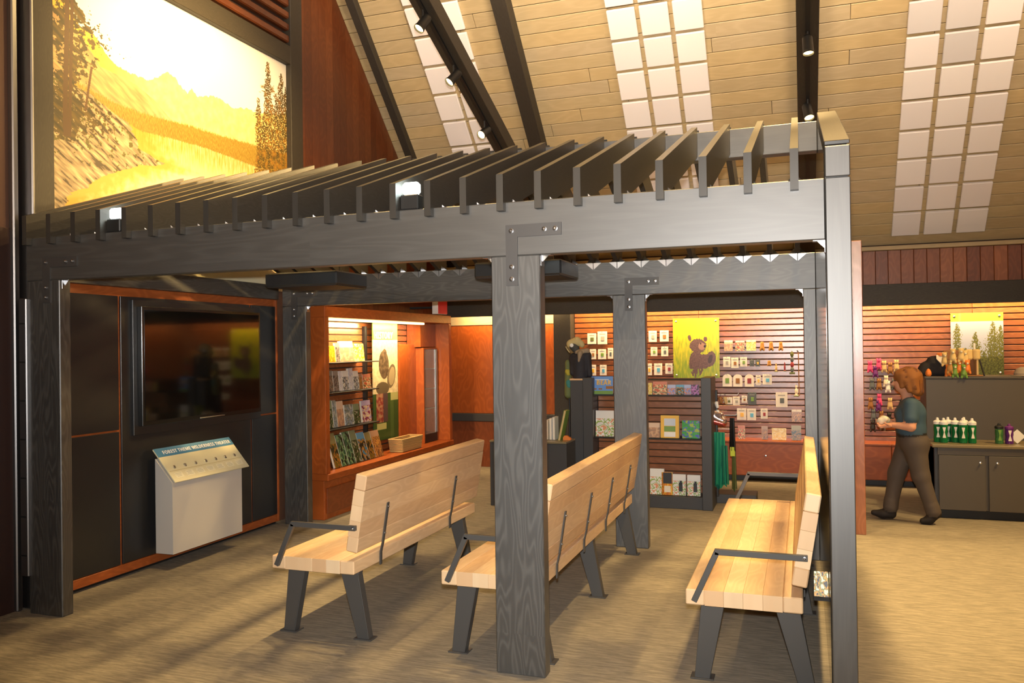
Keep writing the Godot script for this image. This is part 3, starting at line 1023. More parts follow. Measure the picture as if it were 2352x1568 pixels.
func build_pergola() -> void:
	var t := thing("pergola", "dark stained timber pergola with slanted rafters over the benches", "pergola")
	var slope := 0.356
	# beams
	var grain := Vector2(0.3, 0.1)
	slab("front_beam", Vector3(-4.93, 2.236, PF - 0.09), Vector3(0.112, 2.525, PF), M.timber_beam, t, 0.004, 0, grain)
	slab("rear_beam", Vector3(-4.93, 2.185, PR), Vector3(0.112, 2.475, PR + 0.09), M.timber, t, 0.004, 0, Vector2(1.1, 0.2))
	slab("ridge_beam", Vector3(-4.93, 2.975, -5.69), Vector3(0.112, 3.165, -5.60), M.timber_beam, t, 0.004, 0, Vector2(1.7, 0.4))
	# posts: front left, front middle, rear left, rear middle, rear right
	var posts := [[-4.93, -4.64, PF - 0.09, PF, 2.236], [-1.575, -1.30, PF - 0.09, PF, 2.236], [-4.93, -4.66, PR, PR + 0.09, 2.185], [-1.55, -1.265, PR, PR + 0.09, 2.185], [0.015, 0.112, PR, PR + 0.09, 2.185]]
	for k in posts.size():
		var p: Array = posts[k]
		slab("post", Vector3(p[0], 0, p[2]), Vector3(p[1], p[4], p[3]), M.timber, t, 0.005, 1, Vector2(0.35 + k * 0.55, 0.147 if k == 1 else k * 0.13))
	# return timbers behind the left posts
	slab("post", Vector3(-5.02, 0, PF - 0.35), Vector3(-4.93, 2.4, PF - 0.275), M.timber, t, 0.004, 1)
	# front rafters and rear rafters, notched over the beams
	var zt := PF + 0.045
	var yt := 2.668
	var zr := -5.60
	var yr := yt + slope * (zt - zr)
	var poly := PackedVector2Array([Vector2(zt, yt), Vector2(zr, yr), Vector2(zr, yr - 0.2), Vector2(PF - 0.16, yt + slope * (zt - PF + 0.16) - 0.2), Vector2(PF - 0.125, 2.526), Vector2(PF + 0.001, 2.526), Vector2(PF + 0.001, 2.474), Vector2(zt, 2.474)])
	var back := PackedVector2Array()
	var mid := (PF + PR) / 2
	for v in poly:
		# the rear slope mirrors the front one and lies 5 cm lower at its foot
		var y := v.y - 0.05 * clampf((v.x - zr) / (zt - zr), 0.0, 1.0)
		back.append(Vector2(2.0 * mid - v.x, y))
	var face_basis := Basis(Vector3.UP, -PI / 2)   # polygon x becomes world z
	var front_meshes := []
	var back_meshes := []
	for k in 4:
		front_meshes.append(prism(poly, -0.019, 0.019, 0, Vector2(k * 0.9, k * 0.31)))
		back_meshes.append(prism(back, -0.019, 0.019, 0, Vector2(k * 0.8, k * 0.27)))
	for k in 24:
		var x := -0.022 - k * 0.2118
		var r := part("rafter", front_meshes[k % 4], M.rafter_wood, t, Vector3(x, 0, 0), face_basis)
		part("tie", tie_mesh(), M.zinc, r, Vector3(PF - 0.10, 2.513, 0.0), Basis(Vector3.UP, -PI / 2) * Basis(Vector3.UP, PI))
		var b := part("rafter", back_meshes[(k + 1) % 4], M.rafter_wood, t, Vector3(x, 0, 0), face_basis)
		part("tie", tie_mesh(), M.zinc, b, Vector3(PR + 0.09 + 0.004, 2.475, 0.0), face_basis.inverse())
	# end panel on the right with raked top
	var rake := PackedVector2Array([Vector2(PF + 0.012, 0), Vector2(PF + 0.012, 2.672), Vector2(zr - 0.045, yr + 0.012), Vector2(PR - 0.012, 2.672), Vector2(PR - 0.012, 0)])
	var inner := PackedVector2Array([Vector2(PF - 0.10, 0.0), Vector2(PF - 0.10, 2.66), Vector2(zr - 0.045, yr - 0.05), Vector2(PR + 0.02, 2.60), Vector2(PR + 0.02, 0.0)])
	part("end_panel", prism(rake, -0.043, 0.055, 1, Vector2(0.4, 0.05)), M.end_panel, t, Vector3(0.17, 0, 0), face_basis)
	part("end_panel_lining", prism(inner, -0.003, 0.003, 1), M.panel_gloss, t, Vector3(0.1155, 0, 0), face_basis)
	slab("end_cap", Vector3(0.114, 0, PF + 0.012), Vector3(0.224, 2.52, PF + 0.030), M.timber_beam, t, 0.004, 1, Vector2(0.9, 0.52))
	slab("end_cap", Vector3(0.114, 2.524, PF + 0.012), Vector3(0.224, 2.668, PF + 0.030), M.timber_beam, t, 0.004, 1, Vector2(0.5, 0.77))
	var rb := Basis(Vector3.RIGHT, atan(slope))
	var rl := (zt - zr) / cos(atan(slope)) - 0.02
	part("rake_cap", box(Vector3(0.112, 0.02, rl), 0.003, 2), M.rafter_wood, t, Vector3(0.169, (2.672 + yr) / 2 + 0.016, (PF + zr - 0.03) / 2), rb)
	# plates with bolts at the joints
	for s in [[-1.487, 2.40, PF, 0.31, 0.325], [-1.44, 2.33, PR + 0.09, 0.295, 0.285], [-4.78, 2.385, PF, 0.30, 0.30], [-4.82, 2.34, PR + 0.09, 0.28, 0.29]]:
		var pl := part("bracket", l_plate(s[3], s[4], 0.066), M.steel_bracket, t, Vector3(s[0], s[1], s[2]))
		for q in [[0.033, -0.033], [s[3] - 0.033, -0.033], [s[3] - 0.093, -0.033], [0.033, -s[4] + 0.035], [0.033, -s[4] + 0.10]]:
			part("bolt", bolt(), M.zinc, pl, Vector3(q[0], q[1], 0.008), Basis(Vector3.RIGHT, PI / 2))
	# small zinc angles in the inner corners of posts and beams
	for s in [[-1.575, 2.236, PF - 0.045, 1], [-1.30, 2.236, PF - 0.045, -1], [0.112, 2.236, PF - 0.045, 1], [-1.55, 2.185, PR + 0.045, 1], [-1.265, 2.185, PR + 0.045, -1], [0.015, 2.185, PR + 0.045, 1], [-4.66, 2.185, PR + 0.045, -1], [-4.64, 2.236, PF - 0.045, -1]]:
		part("corner_clip", corner_clip(), M.zinc, t, Vector3(s[0], s[1], s[2]), Basis() if s[3] > 0 else Basis(Vector3.UP, PI))
	# metal channel with slots on the left front post
	var ch := slab("cable_channel", Vector3(-4.985, 0.25, PF - 0.02), Vector3(-4.915, 2.12, PF + 0.02), M.strut, t, 0.006, 1)
	for k in 7:
		slab("slot", Vector3(-0.025, -0.8 + k * 0.26, 0.0195), Vector3(0.025, -0.79 + k * 0.26, 0.0215), M.black, ch, 0.0)
	# flat loudspeaker panels hung under the rafters
	for k in 2:
		var x: float = [-3.85, -1.98][k]
		var sp := thing("panel_loudspeaker", ["flat black loudspeaker panel hanging left of the front post", "flat black loudspeaker panel half hidden behind the front post"][k], "loudspeaker", Vector3(x, 2.27, -6.0), "loudspeaker panels under the rafters")
		slab("cabinet", Vector3(-0.34, 0, -0.25), Vector3(0.34, 0.115, 0.25), M.panel_black, sp, 0.012)
		slab("grille", Vector3(-0.32, -0.004, -0.23), Vector3(0.32, 0.0, 0.23), M.grille, sp, 0.0)
		for s in [-1.0, 1.0]:
			part("hanger", tube([Vector3(s * 0.22, 0.115, 0), Vector3(s * 0.22, 0.66, 0)], 0.004, 6), M.black, sp)
	# square floodlights on the front beam
	for k in 2:
		var x: float = [-4.18, -2.062][k]
		var fx := thing("floodlight", ["small lit white floodlight on the beam near the mural", "small lit white floodlight on the beam left of the front post"][k], "floodlight", Vector3(x, 2.525, PF - 0.03), "floodlights on the front beam")
		slab("base", Vector3(-0.055, 0, -0.04), Vector3(0.055, 0.085, 0.03), M.black, fx, 0.006)
		slab("lit_lens", Vector3(-0.052, 0.085, -0.03), Vector3(0.052, 0.158, 0.02), M.lamp_white, fx, 0.02)
		var l := OmniLight3D.new()
		l.name = "floodlight_glow"
		l.position = Vector3(0, 0.12, -0.005)
		l.light_color = Color(0.92, 1.0, 1.0)
		l.light_energy = 0.12
		l.light_size = 0.03
		l.omni_range = 30.0
		l.shadow_enabled = true
		fx.add_child(l)
	# cedar board standing behind the end panel
	lone("display_board", box(Vector3(0.22, 2.672, 0.06), 0.004, 1), M.gloss_cherry, "tall glossy red wood board standing beyond the pergola's right end", "board", Vector3(0.415, 1.336, -8.13))

# ---------------------------------------------------------------- screen wall and benches
func build_screen_wall() -> void:
	var x := -5.0
	var t := thing("media_panel", "black panelled wall with orange wood reveals under the pergola", "wall panel", Vector3(x, 0, -5.7))
	var z := 5.7
	# backing with the reveals showing between the black panels
	slab("backing", Vector3(-0.07, 0.03, z - 4.50), Vector3(-0.012, 2.255, z - 7.05), M.reveal, t, 0.002, 2)
	slab("plinth", Vector3(-0.07, 0, z - 4.50), Vector3(-0.04, 0.03, z - 7.05), M.black, t, 0.002, 2)
	slab("header", Vector3(-0.07, 2.257, z - 4.50), Vector3(0.03, 2.40, z - 7.05), M.timber, t, 0.003, 2)
	var panels := [[-4.50, -5.003, 1.148, 2.185], [-4.50, -5.003, 0.105, 1.132], [-5.027, -6.615, 0.105, 2.185], [-6.638, -7.045, 0.105, 1.108], [-6.638, -7.045, 1.124, 2.185]]
	for p in panels:
		slab("panel", Vector3(-0.012, p[2], z + p[0]), Vector3(0.004, p[3], z + p[1]), M.panel_black, t, 0.002)
	slab("edge_strip", Vector3(-0.03, 0.03, z - 7.02), Vector3(0.012, 2.25, z - 7.045), M.reveal, t, 0.002, 1)
	slab("base_strip", Vector3(-0.012, 0.032, z - 4.5), Vector3(0.008, 0.10, z - 7.02), M.reveal, t, 0.002, 2)
	# television
	var tv := thing("television", "large dark flat television on the black panelled wall", "television", Vector3(x + 0.004, 1.16, -5.925))
	slab("surround", Vector3(0, -0.07, 0.80), Vector3(0.025, 1.00, -0.81), M.panel_black, tv, 0.002)
	slab("housing", Vector3(0.025, 0.0, 0.755), Vector3(0.07, 0.95, -0.755), M.bezel, tv, 0.003)
	slab("screen", Vector3(0.07, 0.035, 0.73), Vector3(0.073, 0.925, -0.73), M.screen_off, tv, 0.001)
	slab("light_bar", Vector3(0.07, 0.006, 0.10), Vector3(0.077, 0.014, -0.22), M.brushed, tv, 0.002)
	# sign stand with push buttons
	var k := thing("sign_stand", "pale grey wall stand with a slanted sign and push buttons", "sign stand", Vector3(x, 0, -5.72))
	slab("mount", Vector3(0.004, 0.2, 0.3), Vector3(0.08, 0.8, -0.3), M.black, k)
	var prof := PackedVector2Array([Vector2(0.08, 0.13), Vector2(0.25, 0.13), Vector2(0.25, 0.695), Vector2(0.08, 0.885)])
	part("cabinet", prism(prof, -0.43, 0.43), M.putty, k)
	# slanted board: from (0.045, 0.955) at the back to (0.262, 0.70) at the front
	var a := Vector3(0.045, 0.957, 0)
	var b := Vector3(0.268, 0.70, 0)
	var down := (b - a).normalized()
	var out := Vector3(0, 0, -1).cross(-down).normalized()
	var bb := Basis(Vector3(0, 0, -1), -down, out)   # x along the board to the right, y up the slant, z out of it
	var sg := part("sign_board", box(Vector3(0.93, (b - a).length(), 0.012), 0.002), M.sign_cream, k, (a + b) * 0.5 + Vector3(0, 0, -0.045), bb)
	var hh := (b - a).length() * 0.5
	part("title_band", box(Vector3(0.928, 0.085, 0.002), 0.0), M.sign_blue, sg, Vector3(0, hh - 0.0435, 0.007))
	part("title", lettering("FOREST THEME WILDERNESS THEATER", 0.034), M.white, sg, Vector3(0.02, hh - 0.048, 0.0085))
	part("rule", box(Vector3(0.90, 0.005, 0.001), 0.0), M.khaki, sg, Vector3(0, -0.062, 0.0065))
	for q in 7:
		part("push_button", lathe(PackedVector2Array([Vector2(0.015, 0), Vector2(0.015, 0.006), Vector2(0.011, 0.009), Vector2(0.009, 0.008), Vector2(0, 0.007)]), 16), M.brushed, sg, Vector3(-0.375 + q * 0.125, -0.028, 0.006), Basis(Vector3.RIGHT, PI / 2))
		var cap := part("caption", box(Vector3(0.085, 0.05, 0.0008), 0.0), M.sign_pale, sg, Vector3(-0.375 + q * 0.125, -0.108, 0.0065))
		for r in 3:
			part("text_line", box(Vector3(0.07 - 0.012 * ((q + r) % 3), 0.004, 0.0006), 0.0), M.sign_ink, cap, Vector3(-0.004, 0.014 - r * 0.013, 0.0006))

func leg_mesh(front: bool) -> ArrayMesh:
	var key := "leg%s" % front
	if not kept.has(key):
		# side view: x across the seat, y up
		var p := PackedVector2Array([Vector2(0.075, 0.40), Vector2(0.185, 0.40), Vector2(0.105, 0.006), Vector2(0.035, 0.006)])
		if not front:
			p = PackedVector2Array([Vector2(0.445, 0.40), Vector2(0.555, 0.40), Vector2(0.625, 0.006), Vector2(0.555, 0.006)])
		var st := st_new()
		var tb := Basis(Vector3.UP, -PI / 2)   # polygon x becomes bench z
		add_prism(st, p, -0.004, 0.004, 1, Vector2.ZERO, Transform3D(tb, Vector3(-0.026, 0, 0)))
		# channel flanges along both edges
		for e in [[0, 3], [1, 2]]:
			var u := p[e[0]]
			var v := p[e[1]]
			add_bar(st, Vector3(0, u.y, u.x), Vector3(0, v.y, v.x), Vector3.RIGHT, 0.056, 0.008)
		var c := (p[2].x + p[3].x) / 2
		add_box(st, Vector3(0, 0.004, c), Vector3(0.085, 0.008, 0.12), 0.002)
		kept[key] = st.commit()
	return kept[key]

func bench(label: String, at: Vector3, length: float, straps: Array, legs: Array, far_arm: bool) -> void:
	# local x runs away from the camera along the bench, local z across the seat from its front edge
	var t := thing("bench", label, "bench", at, "slatted fir benches", PI / 2)
	var woods := [M.fir_a, M.fir_b, M.fir_c, M.fir_d, M.fir_b, M.fir_a]
	for k in 6:
		var w := 0.575 / 6.0
		part("seat_board", box(Vector3(length, 0.08, w - 0.0006), 0.006 if k in [0, 5] else 0.0012, 0, Vector2(k * 0.47 + length, k * 0.29)), woods[(k + int(length * 3)) % 6], t, Vector3(length / 2, 0.445, (k + 0.5) * w))
	# back: boards stacked in a leaning plane
	var lean := Basis(Vector3.RIGHT, atan2(0.076, 0.465))
	var foot := Vector3(length / 2, 0.54, 0.557)
	for k in 5:
		var h := 0.47 / 5.0
		part("back_board", box(Vector3(length, h - 0.0006, 0.074), 0.006 if k in [0, 4] else 0.0012, 0, Vector2(k * 0.63 + length * 2.0, k * 0.21 + 0.1)), woods[(k * 2 + 1 + int(length * 3)) % 6], t, foot + lean * Vector3(0, (k + 0.5) * h, 0), lean)
	# steel straps that carry the back
	for sx in straps:
		var st := st_new()
		var p0 := Vector3(0, 0.39, 0.581)
		var p1 := Vector3(0, 0.47, 0.583)
		var q0 := foot - Vector3(length / 2, 0, 0) + lean * Vector3(0, 0.0, 0.042)
		var q1 := foot - Vector3(length / 2, 0, 0) + lean * Vector3(0, 0.255, 0.042)
		add_bar(st, p0, p1, Vector3.RIGHT, 0.028, 0.008)
		add_bar(st, p1, q0, Vector3.RIGHT, 0.028, 0.008)
		add_bar(st, q0, q1, Vector3.RIGHT, 0.028, 0.008)
		var o := part("back_strap", st.commit(), M.steel_black, t, Vector3(sx, 0, 0))
		for yy in [0.06, 0.23]:
			part("screw", bolt(), M.zinc, o, foot - Vector3(length / 2, 0, 0) + lean * Vector3(0, yy, 0.046), lean * Basis(Vector3.RIGHT, PI / 2) * Basis.from_scale(Vector3.ONE * 0.6))
	part("rail", box(Vector3(length - 0.1, 0.012, 0.05), 0.002), M.steel_black, t, Vector3(length / 2, 0.398, 0.13))
	part("rail", box(Vector3(length - 0.1, 0.012, 0.05), 0.002), M.steel_black, t, Vector3(length / 2, 0.398, 0.50))
	for lx in legs:
		part("leg", leg_mesh(true), M.steel_black, t, Vector3(lx, 0, 0))
		part("leg", leg_mesh(false), M.steel_black, t, Vector3(lx, 0, 0))
		part("cross_bar", box(Vector3(0.05, 0.012, 0.50), 0.002), M.steel_black, t, Vector3(lx, 0.398, 0.315))
	for s in ([-0.013, length + 0.013] if far_arm else [-0.013]):
		var st := st_new()
		add_bar(st, Vector3(0, 0.43, 0.045), Vector3(0, 0.69, 0.163), Vector3.RIGHT, 0.024, 0.03)
		add_bar(st, Vector3(0, 0.69, 0.152), Vector3(0, 0.688, 0.60), Vector3.RIGHT, 0.024, 0.03)
		var o := part("armrest", st.commit(), M.steel_black, t, Vector3(s, 0, 0))
		part("screw", bolt(), M.zinc, o, Vector3(-0.012 * signf(0.1 - s) , 0.688, 0.585), Basis(Vector3.FORWARD, -PI / 2 * signf(0.1 - s)) * Basis.from_scale(Vector3.ONE * 0.6))

func build_benches() -> void:
	bench("light fir bench nearest the television, left of the front post", Vector3(-3.105, 0, -4.30), 1.92, [0.32, 1.40], [0.10, 1.72], false)
	bench("light fir bench half hidden behind the front post", Vector3(-1.955, 0, -4.28), 2.66, [0.36, 1.0, 1.64, 2.30], [0.10, 1.34, 2.56], false)
	bench("light fir bench against the black end panel on the right", Vector3(-0.588, 0, -4.32), 2.64, [0.36, 1.0, 1.64, 2.30], [0.10, 1.34, 2.54], true)
	# brochure in a small holder on the end panel, behind the right bench
	var bh := thing("brochure_holder", "small black holder on the end panel behind the right bench", "holder", Vector3(0.112, 0.44, -4.50))
	slab("floor", Vector3(-0.075, 0, 0.045), Vector3(0.0, 0.004, -0.045), M.panel_black, bh)
	slab("lip", Vector3(-0.075, 0.004, 0.045), Vector3(0.0, 0.022, 0.041), M.panel_black, bh)
	slab("back", Vector3(-0.075, 0.004, -0.041), Vector3(0.0, 0.07, -0.045), M.panel_black, bh)
	var br := thing("brochure", "small colourful brochure in the holder behind the right bench", "brochure", Vector3(0.075, 0.447, -4.49))
	var lb := Basis(Vector3.RIGHT, -0.3)
	part("pages", box(Vector3(0.07, 0.13, 0.006), 0.001), M.white, br, lb * Vector3(0, 0.065, 0), lb)
	part("cover", print_board(Vector3(0.07, 0.13, 0.002)), printed("brochure_cover", cover_image(611, [Color(0.1, 0.1, 0.12), Color(0.85, 0.6, 0.1), Color(0.5, 0.5, 0.2), Color(0.9, 0.88, 0.8)], 0.0)), br, lb * Vector3(0, 0.065, 0.004), lb)

# ---------------------------------------------------------------- books and small goods
var covers := []

func cover(k: int) -> Material:
	if covers.is_empty():
		var inks := [
			[Color(0.85, 0.55, 0.08), Color(0.78, 0.42, 0.05), Color(0.9, 0.7, 0.2)],
			[Color(0.32, 0.30, 0.28), Color(0.55, 0.52, 0.48), Color(0.2, 0.19, 0.18)],
			[Color(0.80, 0.66, 0.52), Color(0.72, 0.55, 0.42), Color(0.62, 0.50, 0.42)],
			[Color(0.88, 0.76, 0.30), Color(0.90, 0.84, 0.62), Color(0.82, 0.68, 0.16)],
			[Color(0.20, 0.24, 0.22), Color(0.50, 0.42, 0.36), Color(0.12, 0.13, 0.14)],
			[Color(0.80, 0.80, 0.76), Color(0.25, 0.27, 0.25), Color(0.62, 0.66, 0.70)],
			[Color(0.78, 0.78, 0.80), Color(0.66, 0.68, 0.74), Color(0.85, 0.84, 0.80)],
			[Color(0.52, 0.34, 0.20), Color(0.72, 0.52, 0.24), Color(0.40, 0.28, 0.18)],
			[Color(0.34, 0.42, 0.24), Color(0.16, 0.22, 0.10), Color(0.66, 0.66, 0.56)],
			[Color(0.55, 0.60, 0.66), Color(0.42, 0.46, 0.40), Color(0.70, 0.70, 0.66)],
			[Color(0.66, 0.58, 0.74), Color(0.86, 0.78, 0.60), Color(0.52, 0.20, 0.36)],
			[Color(0.40, 0.36, 0.10), Color(0.62, 0.42, 0.16), Color(0.14, 0.18, 0.10)],
			[Color(0.10, 0.34, 0.24), Color(0.46, 0.62, 0.44), Color(0.06, 0.16, 0.12)],
			[Color(0.16, 0.52, 0.72), Color(0.70, 0.52, 0.22), Color(0.10, 0.16, 0.12)],
			[Color(0.86, 0.86, 0.84), Color(0.55, 0.66, 0.30), Color(0.92, 0.92, 0.90), Color(0.86, 0.60, 0.45)],
			[Color(0.12, 0.58, 0.14), Color(0.20, 0.66, 0.16), Color(0.24, 0.34, 0.70), Color(0.62, 0.72, 0.12)],
			[Color(0.72, 0.30, 0.16), Color(0.86, 0.74, 0.56), Color(0.42, 0.36, 0.22)],
			[Color(0.56, 0.62, 0.80), Color(0.84, 0.52, 0.30), Color(0.42, 0.50, 0.78)],
			[Color(0.74, 0.46, 0.72), Color(0.62, 0.32, 0.60), Color(0.22, 0.16, 0.20)],
		]
		for q in inks.size():
			covers.append(printed("cover_%d" % q, cover_image(700 + q, inks[q], [0.0, 0.22, 0.3][q % 3]), 0.3))
	return covers[k % covers.size()]

# a book or boxed item standing at "at" (middle of its foot), facing local +z; w, h, d its size
func book(called: String, label: String, group: String, at: Vector3, w: float, h: float, d: float, k: int, turn: float, lean := 0.0, category := "book") -> Node3D:
	var t := thing(called, label, category, at, group, turn)
	var b := Basis(Vector3.RIGHT, -lean)
	part("cover", print_board(Vector3(w, h, 0.004)), cover(k), t, b * Vector3(0, h / 2, d / 2 + 0.002), b)
	part("pages", box(Vector3(w - 0.004, h - 0.004, d), 0.001), M.cream, t, b * Vector3(0, h / 2, 0), b)
	part("back_cover", box(Vector3(w, h, 0.003), 0.001), M.grey, t, b * Vector3(0, h / 2, -d / 2 - 0.0015), b)
	return t

func ordinal(k: int) -> String:
	return ["first", "second", "third", "fourth", "fifth", "sixth", "seventh", "eighth", "ninth", "tenth"][k]

func build_bookcase() -> void:
	# stands along the left wall behind the pergola, open to +x
	var x0 := -5.04
	var t := thing("bookcase", "red wood wall case with book shelves and lit head beside the pergola", "bookcase", Vector3(-4.6, 0, -8.93))
	var zc := 8.93
	slab("base", Vector3(x0 + 4.6, 0.0, zc - 7.30), Vector3(-0.03, 0.40, zc - 10.52), M.cherry, t, 0.004, 2)
	slab("sill", Vector3(x0 + 4.6, 0.40, zc - 7.30), Vector3(0.02, 0.47, zc - 10.52), M.cherry, t, 0.006, 2)
	slab("head", Vector3(x0 + 4.6, 2.08, zc - 7.30), Vector3(0.0, 2.19, zc - 10.52), M.cherry, t, 0.004, 2)
	slab("side", Vector3(x0 + 4.6, 0.47, zc - 7.30), Vector3(0.0, 2.08, zc - 7.38), M.cherry, t, 0.004, 1)
	slab("side", Vector3(x0 + 4.6, 0.47, zc - 10.44), Vector3(0.0, 2.08, zc - 10.52), M.cherry, t, 0.004, 1)
	slab("plinth_line", Vector3(-0.03, 0.06, zc - 7.34), Vector3(-0.015, 0.32, zc - 10.48), M.cedar_dark, t, 0.003, 2)
	slab("back", Vector3(x0 + 4.6, 0.47, zc - 7.38), Vector3(x0 + 4.62, 2.08, zc - 10.44), M.gap, t, 0.0)
	for k in 21:
		slab("slat", Vector3(x0 + 4.62, 0.475 + k * 0.076, zc - 7.385), Vector3(x0 + 4.637, 0.54 + k * 0.076, zc - 9.95), [M.slat_wood, M.slat_wood_dark][k % 2], t, 0.004, 2)
	slab("divider", Vector3(x0 + 4.637, 0.47, zc - 8.76), Vector3(x0 + 4.68, 2.02, zc - 8.81), M.shelf_black, t, 0.002, 1)
	slab("panel", Vector3(x0 + 4.637, 0.47, zc - 9.50), Vector3(-0.29, 1.80, zc - 10.0), M.cherry, t, 0.004, 1)
	slab("panel", Vector3(x0 + 4.637, 1.76, zc - 9.95), Vector3(-0.20, 2.08, zc - 10.44), M.cherry, t, 0.004, 1)
	for y in [1.595, 1.275, 0.885]:
		slab("shelf", Vector3(x0 + 4.64, y, zc - 7.385), Vector3(-0.10, y + 0.012, zc - 8.62), M.shelf_black, t, 0.002)
	# lit strip under the head
	var strip := thing("strip_light", "bright warm strip light under the head of the bookcase", "strip light", Vector3(-4.66, 2.05, -8.2))
	slab("lit_tube", Vector3(-0.02, 0.0, 0.78), Vector3(0.02, 0.026, -1.55), M.strip_warm, strip, 0.004)
	var al := AreaLight3D.new()
	al.name = "strip_glow"
	al.area_size = Vector2(0.05, 2.3)
	al.position = Vector3(-0.03, -0.012, -0.40)
	al.basis = Basis(Vector3.RIGHT, -PI / 2) * Basis(Vector3.UP, 0.35)
	al.light_color = Color(1.0, 0.85, 0.62)
	al.light_energy = 7.0
	al.area_range = 20.0
	al.shadow_enabled = true
	strip.add_child(al)
	# banner
	var bn := thing("history_banner", "tall green and sepia banner headed HISTORY in the bookcase", "banner", Vector3(-4.90, 0.62, -9.15))
	part("print", print_board(Vector3(0.64, 1.45, 0.012)), printed("banner_print", banner_image(), 0.4), bn, Vector3(0, 0.725, 0), Basis(Vector3.UP, PI / 2))
	part("heading", lettering("HISTORY", 0.085), M.cream, bn, Vector3(0.008, 1.29, 0.05), Basis(Vector3.UP, PI / 2))
	# glass-fronted case
	var gc := thing("display_cabinet", "tall dark glass-fronted cabinet at the far end of the bookcase", "display cabinet", Vector3(-4.885, 0.47, -10.21))
	slab("back", Vector3(-0.09, 0, 0.22), Vector3(-0.075, 1.28, -0.22), M.cedar_dark, gc)
	slab("side", Vector3(-0.075, 0, 0.22), Vector3(0.11, 1.28, 0.20), M.cherry, gc)
	slab("side", Vector3(-0.075, 0, -0.20), Vector3(0.11, 1.28, -0.22), M.cherry, gc)
	slab("base", Vector3(-0.075, 0, 0.20), Vector3(0.11, 0.12, -0.20), M.shelf_black, gc)
	slab("head", Vector3(-0.075, 1.26, 0.20), Vector3(0.11, 1.28, -0.20), M.cherry, gc)
	for y in [0.45, 0.72, 0.99]:
		slab("glass_shelf", Vector3(-0.07, y, 0.195), Vector3(0.085, y + 0.008, -0.195), M.glass_edge, gc, 0.001)
	var d := slab("door", Vector3(0.10, 0.12, 0.20), Vector3(0.106, 1.26, -0.20), M.glass, gc, 0.001)
	slab("edge_rail", Vector3(-0.004, -0.57, -0.165), Vector3(0.02, 0.57, -0.19), M.brushed, d, 0.004, 1)
	part("lamp_dot", lathe(PackedVector2Array([Vector2(0.02, 0), Vector2(0.02, 0.01), Vector2(0, 0.012)]), 14), M.strip_warm, gc, Vector3(0.02, 1.245, 0.12))
	# wicker basket on the sill
	var bs := thing("wicker_basket", "small woven basket on the sill before the red wood panel", "basket", Vector3(-4.72, 0.471, -9.33))
	var rim := [Vector2(-0.09, -0.28), Vector2(0.09, -0.28), Vector2(0.09, 0.28), Vector2(-0.09, 0.28)]
	slab("floor", Vector3(-0.085, 0.002, -0.27), Vector3(0.085, 0.012, 0.27), M.wicker, bs)
	for k in 4:
		var a: Vector2 = rim[k]
		var b: Vector2 = rim[(k + 1) % 4]
		var st := st_new()
		for r in 9:
			var s := 0.92 + 0.012 * r
			add_tube(st, [Vector3(a.x * s, 0.012 + r * 0.018, a.y * s), Vector3(b.x * s, 0.012 + r * 0.018, b.y * s)], 0.0105, 6)
		part("woven_side", st.commit(), M.wicker, bs)
	# books in four rows: [near z, far z, foot, top, cover]
	var rows := [
		[1.607, "top shelf", [[-7.682, -7.814, 1.785, 0], [-7.826, -7.910, 1.820, 1], [-7.917, -8.200, 1.840, 2], [-8.205, -8.444, 1.810, 3]]],
		[1.287, "second shelf", [[-7.676, -7.766, 1.520, 4], [-7.771, -7.882, 1.515, 1], [-7.887, -7.961, 1.510, 6], [-7.965, -8.092, 1.510, 5], [-8.096, -8.195, 1.535, 6], [-8.199, -8.312, 1.500, 5], [-8.316, -8.397, 1.465, 7], [-8.403, -8.589, 1.455, 16]]],
		[0.897, "third shelf", [[-7.680, -7.756, 1.200, 8], [-7.761, -7.839, 1.195, 9], [-7.842, -7.983, 1.180, 2], [-8.001, -8.184, 1.130, 9], [-8.187, -8.327, 1.125, 8], [-8.380, -8.589, 1.150, 10]]],
		[0.47, "sill", [[-7.678, -7.818, 0.850, 11], [-7.823, -7.963, 0.820, 12], [-7.968, -8.115, 0.840, 12], [-8.120, -8.256, 0.840, 8], [-8.261, -8.428, 0.800, 13], [-8.433, -8.569, 0.785, 11], [-8.574, -8.771, 0.790, 7]]],
	]
	for r in rows:
		var list: Array = r[2]
		for k in list.size():
			var q: Array = list[k]
			var w: float = q[0] - q[1]
			book("book", "%s book from the left on the bookcase's %s" % [ordinal(k), r[1]], "books in the wall case", Vector3(-4.80 if r[1] != "sill" else -4.74, r[0] + 0.001, (q[0] + q[1]) / 2), w - 0.008, q[2] - r[0] - 0.003, 0.022, q[3], PI / 2, 0.10 if r[1] != "sill" else 0.28)
	# exit sign fixed to the wall beyond the case
	var ex := thing("exit_sign", "small red and white exit sign above the bookcase's far end", "exit sign", Vector3(-4.61, 2.2, -10.02))
	slab("housing", Vector3(-0.045, 0, 0.0), Vector3(0.04, 0.185, -0.30), M.white, ex)
	slab("face", Vector3(0.04, 0.004, -0.004), Vector3(0.046, 0.181, -0.296), M.sign_red, ex, 0.002)
	slab("arm", Vector3(-0.47, 0.08, -0.13), Vector3(-0.045, 0.11, -0.17), M.black, ex)

